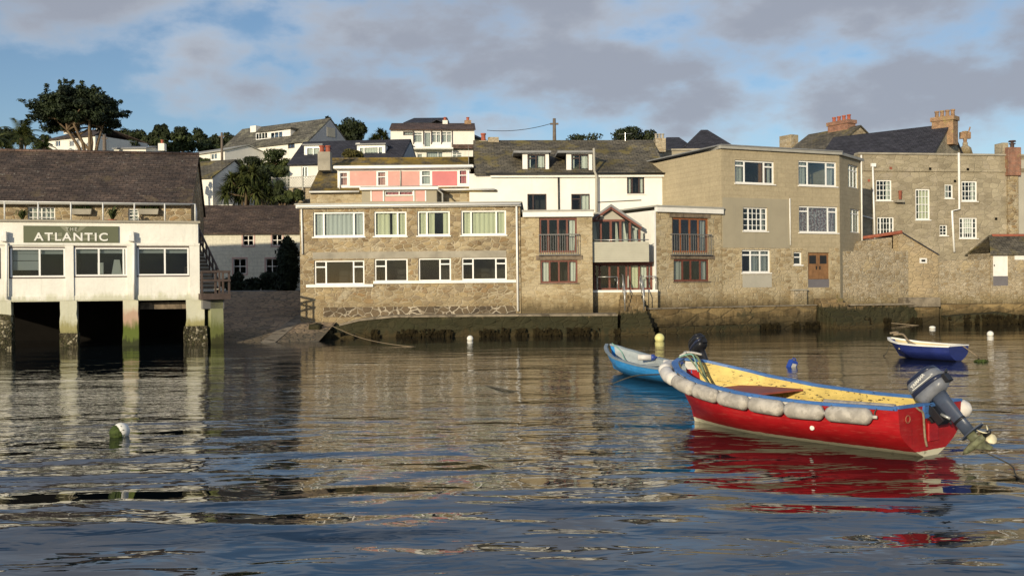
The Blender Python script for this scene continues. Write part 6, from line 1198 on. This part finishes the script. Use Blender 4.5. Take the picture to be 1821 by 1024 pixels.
# ---- light blue dinghy
p1, p2 = on(1092, 661), on(1246, 689); ax = Vector((p1.x-p2.x, p1.y-p2.y, 0)); Lb_ = ax.length; ax.normalize(); p2 = p2-ax*0.0
DB = thing('blue_dinghy', 'light blue clinker style dinghy with grey inside moored beyond red boat bow', 'dinghy', (p2.x, p2.y, 0), math.atan2(ax.y, ax.x))
DH = Hull(Lb_+.38, Lb_, [(0, .52), (.25, .62), (.5, .66), (.7, .61), (.85, .44), (.94, .26), (1, .06)], [(0, .42), (.4, .43), (.7, .53), (.9, .68), (1, .80)], [(0, -.04), (.6, -.08), (.85, -.02), (1, .10)], e=.03, fl=.7)
build_boat(DB, DH, 'light_blue_hull', 'light_blue_hull', 2, 'grey_inside', 'light_blue_hull', 'grey_gunwale', .10, (.04, .055), 6)
wd = xf(DB)
for q in (.35, .62): p = DH.pt(q, .66, .035); MB().box(p.x-.12, p.x+.12, -p.y, p.y, p.z-.02, p.z+.02).build('thwart', 'grey_inside', DB, bevel=.01)
def capfender(lp, rz, label):
    T = thing('fender', label, 'fender', wd @ Vector(lp), rz, 'fenders inside the blue dinghy'); MB().tube([(-.22, 0, 0), (-.2, 0, 0), (.16, 0, 0)], [.06, .085, .085], 14).build('body', 'fender_white', T, smooth=True); MB().tube([(.162, 0, 0), (.25, 0, 0), (.28, 0, 0), (.33, 0, 0)], [.086, .084, .03, .025], 14).build('cap', 'fender_blue', T, smooth=True)
capfender((DH.L*.66, -.30, .52), -.1, 'white fender with blue cap lying in dinghy, nearer its bow'); capfender((DH.L*.38, -.30, .47), -.1, 'white fender with blue cap lying in dinghy, nearer its stern')
rope('dinghy_rope', [(DH.L-.15, -.05, .84), (DH.L-.45, -.2, .62), (DH.L-.8, -.15, .4), (DH.L-1.2, -.1, .3), (DH.L-1.0, .1, .3)], .016, 'rope_teal', 'grey green painter rope inside the light blue dinghy', wd)
M = wd @ Matrix.Translation((-.04, 0, .47)) @ Matrix.Rotation(math.radians(38), 4, 'Y')
M = Matrix.Translation(at(1243, 636, p2.y-.1)) @ Matrix.Rotation(DB.rotation_euler.z, 4, 'Z') @ Matrix.Rotation(math.radians(40), 4, 'Y')
outboard('outboard_motor', 'black tilted outboard on the light blue dinghy behind red bow', M, None, .95)
for o in bpy.data.objects:
    if o.parent and o.parent.name == 'outboard_motor.001' and o.type == 'MESH' and o.name.split('.')[0] in ('lower_cowl', 'upper_cowl', 'leg', 'cavitation_plate', 'cowl_top'): o.data.materials.clear(); o.data.materials.append(MATS['motor_black'])
# ---- navy dinghy
p1, p2 = on(1600, 635), on(1705, 642); ax = Vector((p1.x-p2.x, p1.y-p2.y, 0)); Ln = ax.length; ax.normalize()
NB = thing('navy_dinghy', 'small navy blue rowing dinghy with cream inside moored at right', 'dinghy', (p2.x, p2.y, 0), math.atan2(ax.y, ax.x))
NH = Hull(Ln+.40, Ln, [(0, .52), (.25, .64), (.5, .68), (.7, .62), (.85, .44), (.94, .26), (1, .06)], [(0, .50), (.4, .50), (.7, .53), (.9, .60), (1, .66)], [(0, -.04), (.6, -.08), (.85, -.02), (1, .05)], e=.03, fl=.65)
build_boat(NB, NH, 'navy_hull', 'navy_hull', 2, 'cream_inside', 'navy_hull', 'white_paint', .10, (.05, .05), 0); wn = xf(NB)
for q in (.4, .7): p = NH.pt(q, .66, .035); MB().box(p.x-.12, p.x+.12, -p.y, p.y, p.z-.02, p.z+.02).build('thwart', 'cream_inside', NB, bevel=.01)
rope('dinghy_rope', [(NH.L-.08, .1, .82), (NH.L-.25, -.05, .86), (NH.L-.4, .1, .84), (NH.L-.3, .18, .78), (NH.L-.6, .1, .80), (NH.L-.9, .2, .60), (NH.L-1.2, .1, .42)], .035, 'rope_tan', 'tan rope bundled over the navy dinghy bow', wn)
rope('mooring_rope', [wn @ Vector((NH.L-.1, .1, .5)), on(1576, 628, .12), on(1571, 632, .02), on(1580, 637, -.05)], .014, 'rope_dark', 'weedy loop of rope left of navy dinghy bow')
rope('mooring_rope', [wn @ Vector((.0, -.2, .5)), on(1736, 632, .2), on(1742, 640, .02), on(1752, 646, -.05)], .018, 'rope_tan', 'tan stern line from navy dinghy dropping into water')
o = MB(); leaves(o, (0, 0, 0), (.22, .15, .05), 120, .06); wz = o.build('floating_weed', 'weed_green', None, on(1745, 642, .02), fix=False); tag(wz, 'clump of green weed on the navy dinghy stern line', 'weed')
# ---- buoys and floats
def buoy(px, py, r, label, mat, weed=None, group='mooring buoys', sink=.45, squash=1.0):
    p = on(px, py); T = thing('mooring_buoy', label, 'buoy', p, 0, group); prof = [(max(.001, r*math.cos(a)), squash*r*math.sin(a)+r*squash*(1-sink)) for a in [math.pi*(-.5+k/14) for k in range(15)]]
    MB().lathe(prof, 20).build('float', mat, T, smooth=True); MB().tube([(.03*math.cos(a), 0, 2*r*squash-.0-r*sink*squash+.03*math.sin(a)+.01) for a in [k*math.pi/6 for k in range(13)]], .008, 5).build('eye', 'rope_dark', T)
    if weed: mb = MB().lathe([(max(.001, r*.96*math.cos(a)), r*.96*math.sin(a)) for a in [math.pi*(-.5+k/12) for k in range(13)]], 16, (-r*.24, -r*.22, r*.42)); leaves(mb, (-r*.20, -r*.24, r*.42), (r*.92, r*.90, r*.95), 700, r*.12, shell=.95); mb.build('weed', 'weed_green', T, fix=False)
    return T
buoy(215, 775, .155, 'white buoy half covered in green weed in the left foreground water', 'buoy_white', True); buoy(836, 605, .15, 'small white buoy below the dark harbour ledge', 'buoy_white'); buoy(1173, 606, .225, 'pale yellow buoy behind the light blue dinghy', 'buoy_yellow'); buoy(1761, 597, .15, 'small white buoy beyond navy dinghy near right edge', 'buoy_white'); buoy(1658, 584, .17, 'flat white float by the concrete buttress', 'buoy_white', squash=.55)
p = on(1407, 652); T = thing('floating_can', 'blue plastic can with pale label floating tilted beyond red boat', 'plastic can', p, .5); T.rotation_euler = (math.radians(18), math.radians(14), .45)
MB().loft([[Vector((x*s_, y*s_, z)) for x, y in ((-.13, -.09), (.13, -.09), (.13, .09), (-.13, .09))] for z, s_ in ((-.2, .95), (-.17, 1), (.17, 1), (.22, .8))]).build('body', 'can_blue', T, bevel=.02); MB().box(-.08, .08, -.097, -.092, -.02, .14).build('label_panel', 'net', T); MB().tube([(-.07, 0, .21), (-.06, 0, .28), (.04, 0, .28), (.06, 0, .21)], .02, 6).build('handle', 'can_blue', T, smooth=True)
rope('mooring_rope', [on(575, 572, .9), on(640, 600, .25), on(720, 615, .02), on(800, 618, -.08)], .014, 'rope_tan', 'pale mooring rope slanting from slip corner into water')
rope('mooring_rope', [on(858, 685, -.03), on(880, 689, .02), on(905, 694, .02), on(930, 697, -.03)], .02, 'rope_dark', 'short dark floating rope end in the middle of harbour')
rope('mooring_pole', [on(1532, 569, .35), on(1580, 574, .16), on(1634, 579, -.02)], .028, 'rope_tan', 'pale slanting pole on weedy foot of sea wall', None, 'pole')
